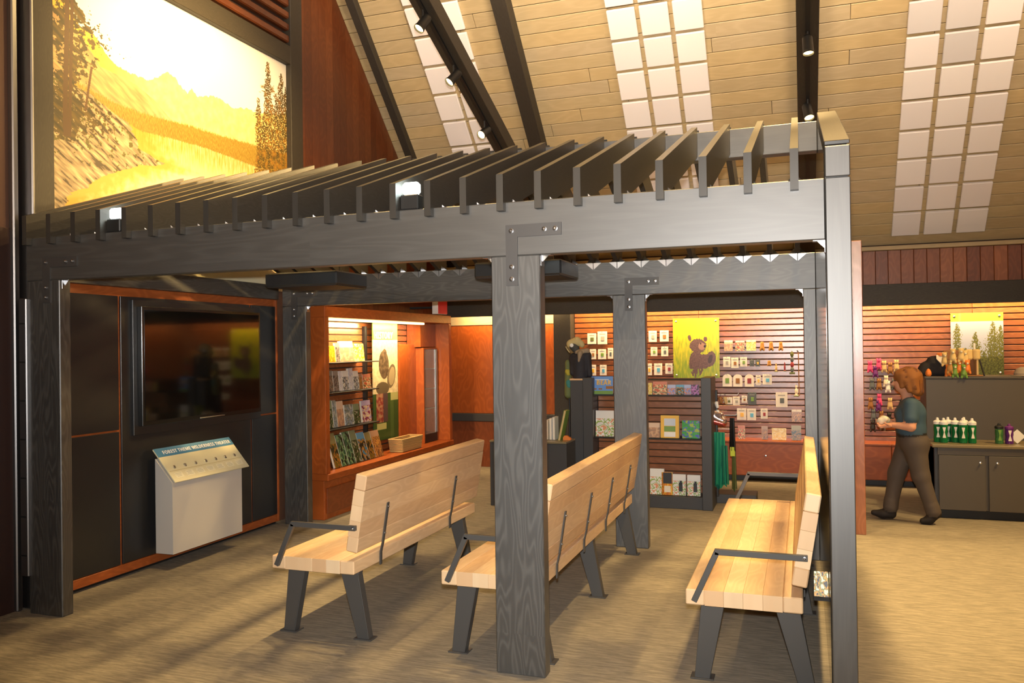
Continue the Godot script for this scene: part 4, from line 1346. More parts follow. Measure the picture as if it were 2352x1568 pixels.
# ---------------------------------------------------------------- shelf stand in front of the slat wall
func build_gondola() -> void:
	var t := thing("shelf_stand", "black and red slat shelf stand with toys and books behind the pergola", "shelf stand", Vector3(-1.55, 0, -9.05))
	slab("end_panel", Vector3(0.54, 0, 0.22), Vector3(0.645, 1.395, -0.24), M.laminate, t)
	slab("end_panel", Vector3(-0.74, 0, 0.22), Vector3(-0.63, 1.395, -0.24), M.laminate, t)
	slab("base", Vector3(-0.63, 0, 0.20), Vector3(0.54, 0.13, -0.24), M.laminate, t)
	slab("backing", Vector3(-0.63, 0.13, -0.05), Vector3(0.54, 1.375, -0.07), M.gap, t, 0.0)
	for k in 16:
		slab("slat", Vector3(-0.628, 0.14 + k * 0.0765, -0.05), Vector3(0.538, 0.207 + k * 0.0765, -0.034), [M.slat_wood_dark, M.slat_wood][k % 2], t, 0.004, 0, Vector2(k * 0.3, 0))
	for y in [1.195, 0.73]:
		slab("shelf", Vector3(-0.63, y, 0.18), Vector3(0.54, y + 0.013, -0.034), M.shelf_black, t, 0.002)
	slab("foot", Vector3(0.60, 0.0, -0.24), Vector3(1.06, 0.10, -0.55), M.laminate, t)
	# goods: [x, foot, w, h, depth, cover, name, label]
	var goods := [
		[-2.095, 1.208, 0.246, 0.198, 0.012, 13, "picture_book", "wide blue picture book with yellow BEAR title on the stand", "book"],
		[-1.568, 1.208, 0.06, 0.127, 0.02, 3, "game_box", "narrow yellow and red box on the stand's top shelf", "box"],
		[-1.454, 1.208, 0.150, 0.140, 0.02, 16, "game_box", "red and brown picture box on the stand's top shelf", "box"],
		[-1.329, 1.208, 0.085, 0.108, 0.02, 17, "puzzle_box", "pale blue picture box beside the red one on the stand", "box"],
		[-1.240, 1.208, 0.083, 0.108, 0.02, 13, "puzzle_box", "blue and yellow picture box second before the purple one", "box"],
		[-1.160, 1.208, 0.072, 0.108, 0.02, 17, "puzzle_box", "violet blue picture box just left of the purple one", "box"],
		[-1.080, 1.208, 0.080, 0.108, 0.02, 18, "puzzle_box", "purple picture box at the right end of the top shelf", "box"],
		[-2.070, 0.743, 0.205, 0.285, 0.02, 14, "picture_book", "white book with green plants beside the dark pillar", "book"],
		[-1.525, 0.743, 0.127, 0.160, 0.04, 2, "toy_bag", "small clear bag of tan toys left of the yellow box", "bag"],
		[-1.352, 0.743, 0.195, 0.242, 0.06, 14, "game_box", "large yellow framed game box on the stand's middle shelf", "box"],
		[-1.129, 0.743, 0.185, 0.190, 0.06, 15, "game_box", "bright green game box on the stand's middle shelf", "box"],
		[-1.500, 0.131, 0.150, 0.276, 0.05, 14, "toy_bag", "tall white printed bag at the left of the lowest shelf", "bag"],
		[-1.392, 0.131, 0.115, 0.242, 0.05, 0, "game_box", "yellow and black box on the lowest shelf", "box"],
		[-1.262, 0.131, 0.140, 0.224, 0.05, 14, "toy_bag", "white bag with a black bear beside the yellow and black box", "bag"],
		[-1.108, 0.131, 0.138, 0.222, 0.05, 14, "toy_bag", "white bag with a black bear at the right of the lowest shelf", "bag"],
	]
	for k in goods.size():
		var g: Array = goods[k]
		var b := book(g[6], g[7], "goods on the shelf stand", Vector3(g[0], g[1] + 0.001, -8.93), g[2], g[3], g[4], g[5], 0.0, 0.08, g[8])
		var lb := Basis(Vector3.RIGHT, -0.08)
		var f := func(px: float, py: float, pw: float, ph: float, m: Material) -> void:
			part("print_patch", box(Vector3(pw * g[2], ph * g[3], 0.0012), 0.0), m, b, lb * Vector3((px - 0.5) * g[2], (1.0 - py) * g[3], g[4] / 2 + 0.0045), lb)
		if k == 0:
			(b.get_node("cover") as MeshInstance3D).material_override = M.blue
			f.call(0.5, 0.90, 1.0, 0.19, M.leaf_green)
			f.call(0.5, 0.18, 0.62, 0.05, M.sky_pale)
			f.call(0.84, 0.62, 0.32, 0.16, M.brown)
			f.call(0.18, 0.70, 0.15, 0.08, M.brown)
			f.call(0.43, 0.70, 0.16, 0.08, M.brown)
			part("title", lettering("BEAR", 0.05), M.yellow, b, lb * Vector3(0.02, 0.128, 0.012), lb)
		elif k == 9:
			(b.get_node("cover") as MeshInstance3D).material_override = M.yellow
			f.call(0.5, 0.30, 0.62, 0.32, M.sky_pale)
			f.call(0.5, 0.60, 0.62, 0.24, M.leaf_green)
			f.call(0.5, 0.84, 0.62, 0.22, M.white)
		elif k == 12:
			f.call(0.55, 0.26, 0.8, 0.48, M.black)
			f.call(0.55, 0.74, 0.6, 0.28, M.cream)
		elif k >= 13:
			f.call(0.5, 0.12, 1.0, 0.2, M.white)
			f.call(0.62, 0.60, 0.28, 0.42, M.black)
			f.call(0.62, 0.40, 0.16, 0.2, M.black)
	# dark pillar with a wood top, carrying the dressed form
	var pl := thing("display_pillar", "slim dark pillar with wooden top under the dressed form", "pillar", Vector3(-2.33, 0, -9.0))
	slab("shaft", Vector3(-0.11, 0, 0.14), Vector3(0.035, 1.365, -0.2), M.laminate, pl)
	slab("top", Vector3(-0.115, 1.365, 0.15), Vector3(0.035, 1.385, -0.2), M.fir_c, pl)
	var mq := thing("dressed_form", "small display form in dark jacket, tan cap and scarf", "mannequin", Vector3(-2.345, 1.386, -8.95))
	var jacket := [[Vector3(0, 0.0, 0), Vector3(0, 0.20, 0), 0.085, 0.10, 0, 0.03], [Vector3(-0.07, 0.22, 0), Vector3(0.07, 0.25, 0), 0.06, 0.06, 0, 0.03], [Vector3(0.09, 0.25, 0.02), Vector3(0.115, 0.04, 0.03), 0.04, 0.032, 0, 0.02], [Vector3(-0.08, 0.24, 0.03), Vector3(-0.085, 0.06, 0.04), 0.036, 0.028, 0, 0.02]]
	part("jacket", blob(jacket, 0.012, [Color(0.016, 0.018, 0.026)]), M.figure, mq)
	part("scarf", blob([[Vector3(-0.02, 0.29, 0.03), Vector3(0.085, 0.30, 0.02), 0.035, 0.035, 0, 0.02], [Vector3(0.02, 0.28, 0.075), Vector3(0.01, 0.19, 0.10), 0.03, 0.012, 0, 0.02]], 0.010, [Color(0.28, 0.22, 0.15)]), M.figure, mq)
	part("head", blob([[Vector3(-0.06, 0.36, 0.02), Vector3(-0.045, 0.33, 0.02), 0.06, 0.045, 0, 0.02]], 0.010, [Color(0.06, 0.06, 0.055)]), M.figure, mq)
	part("cap", blob([[Vector3(-0.10, 0.385, 0.02), Vector3(-0.03, 0.41, 0.02), 0.05, 0.055, 0, 0.03], [Vector3(0.02, 0.385, 0.02), Vector3(0.03, 0.37, 0.02), 0.035, 0.03, 0, 0.02]], 0.010, [Color(0.50, 0.42, 0.20)]), M.figure, mq)
	part("brim", prism(PackedVector2Array([Vector2(-0.05, -0.055), Vector2(0.0, -0.06), Vector2(0.0, 0.06), Vector2(-0.05, 0.055), Vector2(-0.085, 0.03), Vector2(-0.085, -0.03)]), -0.004, 0.004), M.khaki, mq, Vector3(-0.10, 0.29, 0.02), Basis(Vector3.BACK, -0.9) * Basis(Vector3.RIGHT, PI / 2) * Basis(Vector3.BACK, 0.0))
	part("badge", lathe(PackedVector2Array([Vector2(0.022, 0), Vector2(0.02, 0.004), Vector2(0, 0.006)]), 14), M.white, mq, Vector3(-0.075, 0.37, 0.078), Basis(Vector3.RIGHT, PI / 2))
	# patterned shirt hanging behind the pillar's left edge
	var sh := thing("hanging_shirt", "patterned green and yellow cloth hanging left of the dressed form", "shirt", Vector3(-2.50, 1.10, -9.0))
	part("cloth", blob([[Vector3(0, 0.46, 0), Vector3(0.0, 0.10, 0), 0.035, 0.045, 0, 0.02]], 0.012, [Color(0.14, 0.17, 0.06)]), M.figure, sh)
	part("print_patch", blob([[Vector3(0, 0.36, 0.02), Vector3(0.01, 0.34, 0.02), 0.032, 0.03, 0, 0.01]], 0.010, [Color(0.45, 0.38, 0.04)]), M.figure, sh)
	part("print_patch", blob([[Vector3(0.01, 0.24, 0.02), Vector3(0.015, 0.20, 0.02), 0.034, 0.03, 0, 0.01]], 0.010, [Color(0.04, 0.22, 0.20)]), M.figure, sh)
	part("stand", tube([Vector3(0, 0.10, -0.03), Vector3(0, -1.1, -0.03)], 0.012, 8), M.black, sh)
	# low desk with books
	var ds := thing("information_desk", "low black desk with tan top left of the dark pillar", "desk", Vector3(-2.72, 0, -8.75))
	slab("front", Vector3(-0.55, 0, 0.25), Vector3(0.33, 0.70, -0.25), M.laminate, ds)
	slab("top", Vector3(-0.55, 0.70, 0.26), Vector3(0.33, 0.722, -0.25), M.worktop, ds)
	var bk := [[-2.685, 0.20, "white"], [-2.65, 0.22, "cream"], [-2.61, 0.235, "white"], [-2.575, 0.25, "white"]]
	for k in bk.size():
		var q: Array = bk[k]
		var b := thing("guide_book", "%s upright white book from the left on the black desk" % ordinal(k), "book", Vector3(q[0], 0.723, -8.72), "books on the desk")
		part("pages", box(Vector3(0.018, q[1] - 0.006, 0.15), 0.001), M.cream, b, Vector3(0, q[1] / 2, 0))
		for s in [-1.0, 1.0]:
			part("cover", box(Vector3(0.003, q[1], 0.155), 0.001), M[q[2]], b, Vector3(s * 0.0105, q[1] / 2, 0))
	var lb := thing("guide_book", "green topped book leaning at the end of the desk's row", "book", Vector3(-2.53, 0.723, -8.72), "books on the desk", 0.0)
	lb.rotation.z = -0.22
	part("pages", box(Vector3(0.02, 0.33, 0.15), 0.001), M.tan, lb, Vector3(0.014, 0.165, 0))
	part("cover", box(Vector3(0.003, 0.335, 0.155), 0.001), M.leaf_green, lb, Vector3(0.026, 0.168, 0))
	part("cover", box(Vector3(0.003, 0.335, 0.155), 0.001), M.leaf_green, lb, Vector3(0.002, 0.168, 0))
	lone("tape_dispenser", prism(PackedVector2Array([Vector2(-0.04, 0), Vector2(0.045, 0), Vector2(0.045, 0.02), Vector2(0.02, 0.035), Vector2(0.0, 0.05), Vector2(-0.03, 0.045), Vector2(-0.042, 0.02)]), -0.02, 0.02), M.orange, "small orange tape dispenser at the right of the black desk", "dispenser", Vector3(-2.44, 0.722, -8.70))
	# things hanging at the stand's right end
	var rk := thing("hook_rack", "dark hook rack on the shelf stand's right end", "rack", Vector3(-0.90, 0, -9.15))
	slab("upright", Vector3(0.005, 0.1, 0.02), Vector3(0.03, 1.25, -0.02), M.black, rk)
	for q in [[0.83, 0.16], [0.98, 0.22], [1.12, 0.10], [1.2, 0.24]]:
		part("hook", tube([Vector3(0.03, q[0], 0), Vector3(q[1], q[0], 0), Vector3(q[1] + 0.01, q[0] + 0.02, 0)], 0.005, 6), M.brushed, rk)
	var cloths := [[-0.905, 0.80, 0.045, 0.60, "teal_dark"], [-0.875, 0.80, 0.045, 0.55, "teal_cloth"], [-0.835, 0.80, 0.05, 0.58, "teal_cloth"], [-0.80, 0.66, 0.04, 0.40, "teal_dark"]]
	for k in cloths.size():
		var q: Array = cloths[k]
		var c := thing("green_cloth", "%s green cloth from the left hanging on the hook rack" % ordinal(k), "cloth", Vector3(q[0], q[1], -9.10 + 0.01 * k), "green cloths")
		part("folds", cloth_mesh(q[2], q[3], k), M[q[4]], c)
	var sb := thing("strap_bundle", "bundle of dark straps with a lime tag right of the green cloths", "straps", Vector3(-0.72, 0.95, -9.14))
	part("straps", cloth_mesh(0.03, 0.34, 9), M.black, sb)
	part("tag", box(Vector3(0.05, 0.10, 0.012), 0.004), M.lime, sb, Vector3(0.0, -0.36, 0.01))
	part("straps_below", cloth_mesh(0.025, 0.42, 11), M.olive, sb, Vector3(0.012, -0.36, -0.01))
	var fo := thing("foil_bag", "shiny red and silver foil bag above the green cloths", "bag", Vector3(-0.865, 0.90, -9.13))
	part("body", blob([[Vector3(-0.05, 0.06, 0), Vector3(0.05, 0.02, 0), 0.05, 0.045, 0, 0.03], [Vector3(-0.03, 0.10, 0), Vector3(0.03, 0.09, 0), 0.04, 0.03, 0, 0.03]], 0.012, [Color.WHITE]), M.foil, fo)
	part("lower_half", blob([[Vector3(-0.06, 0.02, 0.01), Vector3(0.05, -0.01, 0.01), 0.04, 0.03, 0, 0.03]], 0.012, [Color.WHITE]), M.foil_red, fo)
	var tr := [[-0.93, 1.13, "yellow"], [-0.88, 1.09, "white"], [-0.84, 1.14, "brown"], [-0.79, 1.14, "tan"], [-0.93, 1.02, "cream"], [-0.87, 1.0, "white"]]
	for k in tr.size():
		var q: Array = tr[k]
		var w := thing("trinket", "%s small %s trinket in the cluster above the foil bag" % [ordinal(k), ["yellow", "white", "brown", "tan", "cream", "white"][k]], "trinket", Vector3(q[0], q[1], -9.12), "trinkets on the hook rack")
		part("body", blob([[Vector3(0, 0.02, 0), Vector3(0.01, -0.02, 0), 0.022, 0.018, 0, 0.01]], 0.008, [Color.WHITE]), M[q[2]], w)
		part("loop", tube([Vector3(0, 0.035, 0), Vector3(0, 0.07, -0.02)], 0.002, 5), M.black, w)

# folded hanging cloth: a rippled band w wide and h long, hung from its top
func cloth_mesh(half: float, h: float, sd: int) -> ArrayMesh:
	var st := st_new()
	var n := 14
	var rows := 8
	for side in [1.0, -1.0]:
		for r in rows:
			for k in n:
				var p := []
				for q in [[k, r], [k + 1, r], [k + 1, r + 1], [k, r + 1]]:
					var s: float = float(q[0]) / n
					var v: float = float(q[1]) / rows
					var x := (s - 0.5) * 2.0 * half * (0.8 + 0.3 * v)
					var z = 0.012 * sin(s * 14.0 + sd) * (0.4 + v) + side * 0.004
					p.append(Vector3(x, -h * v - 0.02 * sin(s * 9.0 + sd * 2.0) * v, z))
				var nn: Vector3 = (p[1] - p[0]).cross(p[3] - p[0]).normalized()
				face(st, p, nn if nn.z * side > 0.0 else -nn)
	return st.commit()

# ---------------------------------------------------------------- goods on the slat wall
func build_wall_goods() -> void:
	var z := BACK_Z + 0.045
	var hook := tube([Vector3(0, 0, -0.03), Vector3(0, 0, 0.035), Vector3(0, 0.008, 0.04)], 0.003, 6)
	var rows := {
		"top row right of the bear poster": [[-0.915, 1.723, 0.109, 0.144, "photo"], [-0.767, 1.721, 0.118, 0.138, "photo"], [-0.627, 1.724, 0.122, 0.143, "photo"], [-0.488, 1.712, 0.078, 0.121, "bear"], [-0.377, 1.711, 0.077, 0.121, "bear"], [-0.257, 1.709, 0.072, 0.121, "bear"]],
		"second row right of the bear poster": [[-0.94, 1.508, 0.093, 0.134, "card"], [-0.837, 1.497, 0.094, 0.138, "card"], [-0.726, 1.508, 0.089, 0.123, "card"], [-0.62, 1.496, 0.058, 0.091, "dark"], [-0.548, 1.495, 0.058, 0.092, "dark"], [-0.404, 1.489, 0.063, 0.07, "bear"], [-0.319, 1.433, 0.043, 0.111, "fig"], [-0.213, 1.443, 0.033, 0.12, "fig"], [-0.122, 1.497, 0.057, 0.30, "totem"]],
		"third row right of the bear poster": [[-0.937, 1.267, 0.12, 0.164, "arch"], [-0.803, 1.265, 0.119, 0.163, "arch"], [-0.656, 1.265, 0.117, 0.163, "arch"], [-0.543, 1.267, 0.063, 0.132, "card"], [-0.432, 1.277, 0.116, 0.136, "card"], [-0.076, 1.137, 0.057, 0.15, "fig"]],
		"fourth row right of the bear poster": [[-0.921, 0.995, 0.089, 0.092, "card"], [-0.825, 0.996, 0.09, 0.112, "card"], [-0.723, 1.017, 0.069, 0.092, "card"], [-0.625, 1.028, 0.108, 0.162, "dark"], [-0.258, 1.016, 0.144, 0.191, "card"]],
		"fifth row right of the bear poster": [[-0.76, 0.823, 0.119, 0.153, "card"], [-0.635, 0.82, 0.112, 0.152, "card"], [-0.477, 0.832, 0.087, 0.132, "card"], [-0.076, 0.813, 0.123, 0.16, "photo"]],
		"top row left of the bear poster": [[-1.914, 1.863, 0.111, 0.153, "card"], [-1.758, 1.866, 0.12, 0.152, "card"]],
		"second row left of the bear poster": [[-1.899, 1.657, 0.09, 0.122, "card"], [-1.754, 1.657, 0.094, 0.131, "card"]],
		"third row left of the bear poster": [[-1.968, 1.414, 0.074, 0.159, "card"], [-1.846, 1.416, 0.111, 0.158, "card"], [-1.70, 1.424, 0.099, 0.142, "card"]],
		"top row beside the dark column": [[-2.764, 1.846, 0.128, 0.152, "card"], [-2.614, 1.855, 0.137, 0.178, "card"]],
		"second row beside the dark column": [[-2.751, 1.629, 0.089, 0.141, "card"], [-2.621, 1.628, 0.116, 0.14, "card"], [-2.502, 1.638, 0.077, 0.151, "card"]],
		"third row beside the dark column": [[-2.754, 1.407, 0.089, 0.151, "card"], [-2.608, 1.407, 0.094, 0.146, "card"]],
	}
	var tints := ["brown", "leaf_green", "slate", "yellow", "sky_blue", "maroon", "olive", "grey"]
	var n := 0
	for where in rows:
		var list: Array = rows[where]
		for k in list.size():
			var q: Array = list[k]
			n += 1
			var kind: String = q[4]
			var word: String = {"photo": "photo pack", "bear": "brown bear ornament", "card": "white carded souvenir", "dark": "dark carded souvenir", "fig": "small figurine", "totem": "tall painted totem", "arch": "arched white card"}[kind]
			var named: String = {"photo": "photo_pack", "bear": "bear_ornament", "card": "souvenir_card", "dark": "souvenir_card", "fig": "figurine", "totem": "totem_figure", "arch": "souvenir_card"}[kind]
			var t := thing(named, "%s, %s from the left in the %s" % [word, ordinal(k), where], "souvenir", Vector3(q[0], q[1], z), "souvenirs on the slat wall")
			t.rotation.x = -0.04
			var w: float = q[2]
			var h: float = q[3]
			part("hook", hook, M.brushed, t, Vector3(0, h / 2 - 0.008, 0))
			match kind:
				"card", "dark":
					part("card", box(Vector3(w, h, 0.006), 0.002), M.card if kind == "card" else M.slate, t)
					part("item", box(Vector3(w * 0.36, h * 0.34, 0.008), 0.003), M[tints[n % 8]], t, Vector3(w * 0.04, -h * 0.06, 0.006))
					part("label_strip", box(Vector3(w * 0.6, h * 0.06, 0.002), 0.0), M.grey, t, Vector3(0, h * 0.3, 0.004))
				"arch":
					var poly := PackedVector2Array()
					for a in 13:
						poly.append(Vector2(cos(PI * a / 12.0) * w / 2, h * 0.18 + sin(PI * a / 12.0) * h * 0.32))
					poly.append(Vector2(-w / 2, -h / 2))
					poly.append(Vector2(w / 2, -h / 2))
					part("card", prism(poly, -0.003, 0.003), M.card, t)
					part("item", box(Vector3(w * 0.42, h * 0.42, 0.004), 0.002), M[["leaf_green", "brown", "maroon"][k % 3]], t, Vector3(0, -h * 0.04, 0.004))
				"photo":
					part("pack", print_board(Vector3(w, h, 0.012)), cover([2, 16, 3, 7][k % 4]), t, Vector3(0, 0, 0.004))
					part("band", box(Vector3(w, h * 0.16, 0.013), 0.0), M.white, t, Vector3(0, h * 0.4, 0.004))
				"bear":
					var b := [[Vector3(0, -h * 0.2, 0.01), Vector3(0, h * 0.05, 0.01), w * 0.36, w * 0.32, 0, 0.01], [Vector3(0, h * 0.25, 0.014), Vector3(0, h * 0.27, 0.014), w * 0.28, w * 0.28, 0, 0.01], [Vector3(-w * 0.2, h * 0.42, 0.01), Vector3(-w * 0.2, h * 0.43, 0.01), w * 0.1, w * 0.1, 0, 0.006], [Vector3(w * 0.2, h * 0.42, 0.01), Vector3(w * 0.2, h * 0.43, 0.01), w * 0.1, w * 0.1, 0, 0.006], [Vector3(-w * 0.25, -h * 0.3, 0.02), Vector3(-w * 0.25, -h * 0.42, 0.02), w * 0.17, w * 0.17, 0, 0.006], [Vector3(w * 0.25, -h * 0.3, 0.02), Vector3(w * 0.25, -h * 0.42, 0.02), w * 0.17, w * 0.17, 0, 0.006]]
					part("body", blob(b, 0.007, [Color(0.42, 0.20, 0.05)]), M.figure, t)
				"fig":
					part("body", lathe(PackedVector2Array([Vector2(w * 0.5, -h / 2), Vector2(w * 0.5, -h * 0.4), Vector2(w * 0.22, -h * 0.36), Vector2(w * 0.36, -h * 0.1), Vector2(w * 0.3, h * 0.1), Vector2(w * 0.16, h * 0.18), Vector2(w * 0.26, h * 0.3), Vector2(w * 0.18, h * 0.44), Vector2(0, h / 2)]), 12), [M.tan, M.maroon, M.cream][k % 3], t, Vector3(0, 0, 0.02))
					part("base", box(Vector3(w * 1.1, h * 0.08, w * 1.1), 0.002), M.olive, t, Vector3(0, -h * 0.48, 0.02))
				"totem":
					part("base", box(Vector3(w * 1.2, 0.025, w), 0.003), M.olive, t, Vector3(0, -h / 2 + 0.012, 0.02))
					for s in 4:
						part("carving", lathe(PackedVector2Array([Vector2(w * 0.22, 0), Vector2(w * 0.36, h * 0.05), Vector2(w * 0.40, h * 0.13), Vector2(w * 0.26, h * 0.2), Vector2(w * 0.2, h * 0.22)]), 10), [M.slate, M.maroon, M.slate, M.olive][s], t, Vector3(0, -h / 2 + 0.025 + s * h * 0.22, 0.02))
	# walking stick with a tag
	var ws := thing("walking_stick", "thin dark stick hanging right of the painted totem", "stick", Vector3(-0.045, 1.25, z))
	part("shaft", tube([Vector3(0, 0.38, 0), Vector3(0.004, -0.18, 0)], 0.006, 8), M.brown, ws)
	part("handle", tube([Vector3(0, 0.38, 0), Vector3(-0.015, 0.40, 0)], 0.007, 8), M.black, ws)
	# goods standing on the ledge
	var led := [[-0.753, 0.088, 0.172, 16, "toy_pack", "orange and brown pack standing on the ledge left of the red one"], [-0.467, 0.076, 0.17, 7, "toy_pack", "dark red pack standing on the ledge left of the cream box"], [-0.29, 0.175, 0.149, 3, "gift_box", "wide cream box standing on the ledge"], [-0.083, 0.118, 0.186, 11, "toy_pack", "tall brown and green pack at the right end of the ledge"]]
	for q in led:
		book(q[4], q[5], "packs on the ledge", Vector3(q[0], 0.516, -11.02), q[1], q[2], 0.03, q[3], 0.0, 0.06, "pack")
	# posters
	var bp := thing("bear_poster", "yellow-green poster of a brown bear cub on the slat wall", "poster", Vector3(-1.333, 1.697, z + 0.02))
	part("print", print_board(Vector3(0.605, 0.80, 0.012)), printed("bear_print", bear_image(), 0.3), bp)
	var tp := thing("pine_poster", "poster of pine trees with a green heading band at the right", "poster", Vector3(1.985, 1.70, z + 0.02))
	part("print", print_board(Vector3(0.56, 0.76, 0.012)), printed("pine_print", pines_image(), 0.3), tp)
	for o in [[bp, 0.26, 0.36], [tp, 0.24, 0.34]]:
		for s in 4:
			part("stud", lathe(PackedVector2Array([Vector2(0.014, 0), Vector2(0.013, 0.01), Vector2(0.006, 0.016), Vector2(0, 0.017)]), 12), M.brushed, o[0], Vector3(o[1] * (1 if s & 1 else -1), o[2] * (1 if s & 2 else -1), 0.006), Basis(Vector3.RIGHT, PI / 2))
		part("spacer", box(Vector3(0.3, 0.3, 0.038), 0.0), M.black, o[0], Vector3(0, 0, -0.026))
	# soft keyrings behind the walking person
	var soft := [[0.80, 1.44, "pink"], [0.90, 1.47, "pink"], [0.86, 1.38, "purple"], [0.96, 1.44, "tan"], [1.03, 1.42, "brown"], [1.10, 1.45, "tan"], [0.98, 1.26, "cream"], [1.0, 1.19, "white"], [1.07, 1.22, "slate"], [0.82, 1.22, "slate"], [0.90, 1.22, "brown"], [0.90, 1.03, "pink"], [0.89, 0.96, "purple"], [0.80, 0.98, "brown"], [0.83, 0.84, "slate"], [0.92, 0.82, "brown"], [0.82, 0.70, "black"], [0.93, 0.72, "slate"], [1.02, 0.98, "tan"], [1.01, 0.80, "black"]]
	for k in soft.size():
		var q: Array = soft[k]
		var t := thing("plush_keyring", "%s plush keyring, number %s of the hanging cluster behind the person" % [q[2], ["one", "two", "three", "four", "five", "six", "seven", "eight", "nine", "ten", "eleven", "twelve", "thirteen", "fourteen", "fifteen", "sixteen", "seventeen", "eighteen", "nineteen", "twenty"][k]], "keyring", Vector3(q[0], q[1], z + 0.015), "plush keyrings on the slat wall")
		part("body", soft_body(), M[q[2]], t)
		part("loop", hook, M.black, t, Vector3(0, 0.06, 0))

func soft_body() -> ArrayMesh:
	if not kept.has("soft"):
		kept["soft"] = blob([[Vector3(0, -0.03, 0), Vector3(0, 0.0, 0), 0.032, 0.028, 0, 0.012], [Vector3(0, 0.042, 0.005), Vector3(0, 0.045, 0.005), 0.026, 0.026, 0, 0.012], [Vector3(-0.022, -0.055, 0.01), Vector3(-0.024, -0.068, 0.012), 0.013, 0.012, 0, 0.006], [Vector3(0.022, -0.055, 0.01), Vector3(0.024, -0.068, 0.012), 0.013, 0.012, 0, 0.006], [Vector3(-0.02, 0.066, 0), Vector3(-0.022, 0.07, 0), 0.009, 0.009, 0, 0.006], [Vector3(0.02, 0.066, 0), Vector3(0.022, 0.07, 0), 0.009, 0.009, 0, 0.006]], 0.008, [Color.WHITE])
	return kept["soft"]

# ---------------------------------------------------------------- counter at the right
func bottle(label: String, x: float, z: float, body: Material, lid: Material, h: float, mark: Material) -> void:
	var t := thing("water_bottle", label, "bottle", Vector3(x, 0.733, z), "water bottles on the low counter")
	if not kept.has("bottle"):
		kept["bottle"] = lathe(PackedVector2Array([Vector2(0, 0), Vector2(0.034, 0), Vector2(0.037, 0.004), Vector2(0.037, 0.05), Vector2(0.034, 0.07), Vector2(0.034, 0.09), Vector2(0.037, 0.11), Vector2(0.037, 0.165), Vector2(0.033, 0.18), Vector2(0, 0.18)]), 20)
		kept["lid"] = lathe(PackedVector2Array([Vector2(0.038, 0.18), Vector2(0.039, 0.205), Vector2(0.030, 0.215), Vector2(0.014, 0.222), Vector2(0.012, 0.24), Vector2(0.007, 0.246), Vector2(0, 0.246)]), 20)
	var s := Basis.from_scale(Vector3(1, h / 0.246, 1))
	part("body", kept["bottle"], body, t, Vector3.ZERO, s)
	part("lid", kept["lid"], lid, t, Vector3.ZERO, s)
	part("mark", prism(PackedVector2Array([Vector2(-0.014, 0.055), Vector2(0.014, 0.055), Vector2(0.012, 0.04), Vector2(0.003, 0.005), Vector2(0.013, -0.035), Vector2(0.015, -0.05), Vector2(-0.015, -0.05), Vector2(-0.013, -0.035), Vector2(-0.003, 0.005), Vector2(-0.012, 0.04)]), 0, 0.002), mark, t, Vector3(0, 0.10 * h / 0.246, 0.0365))

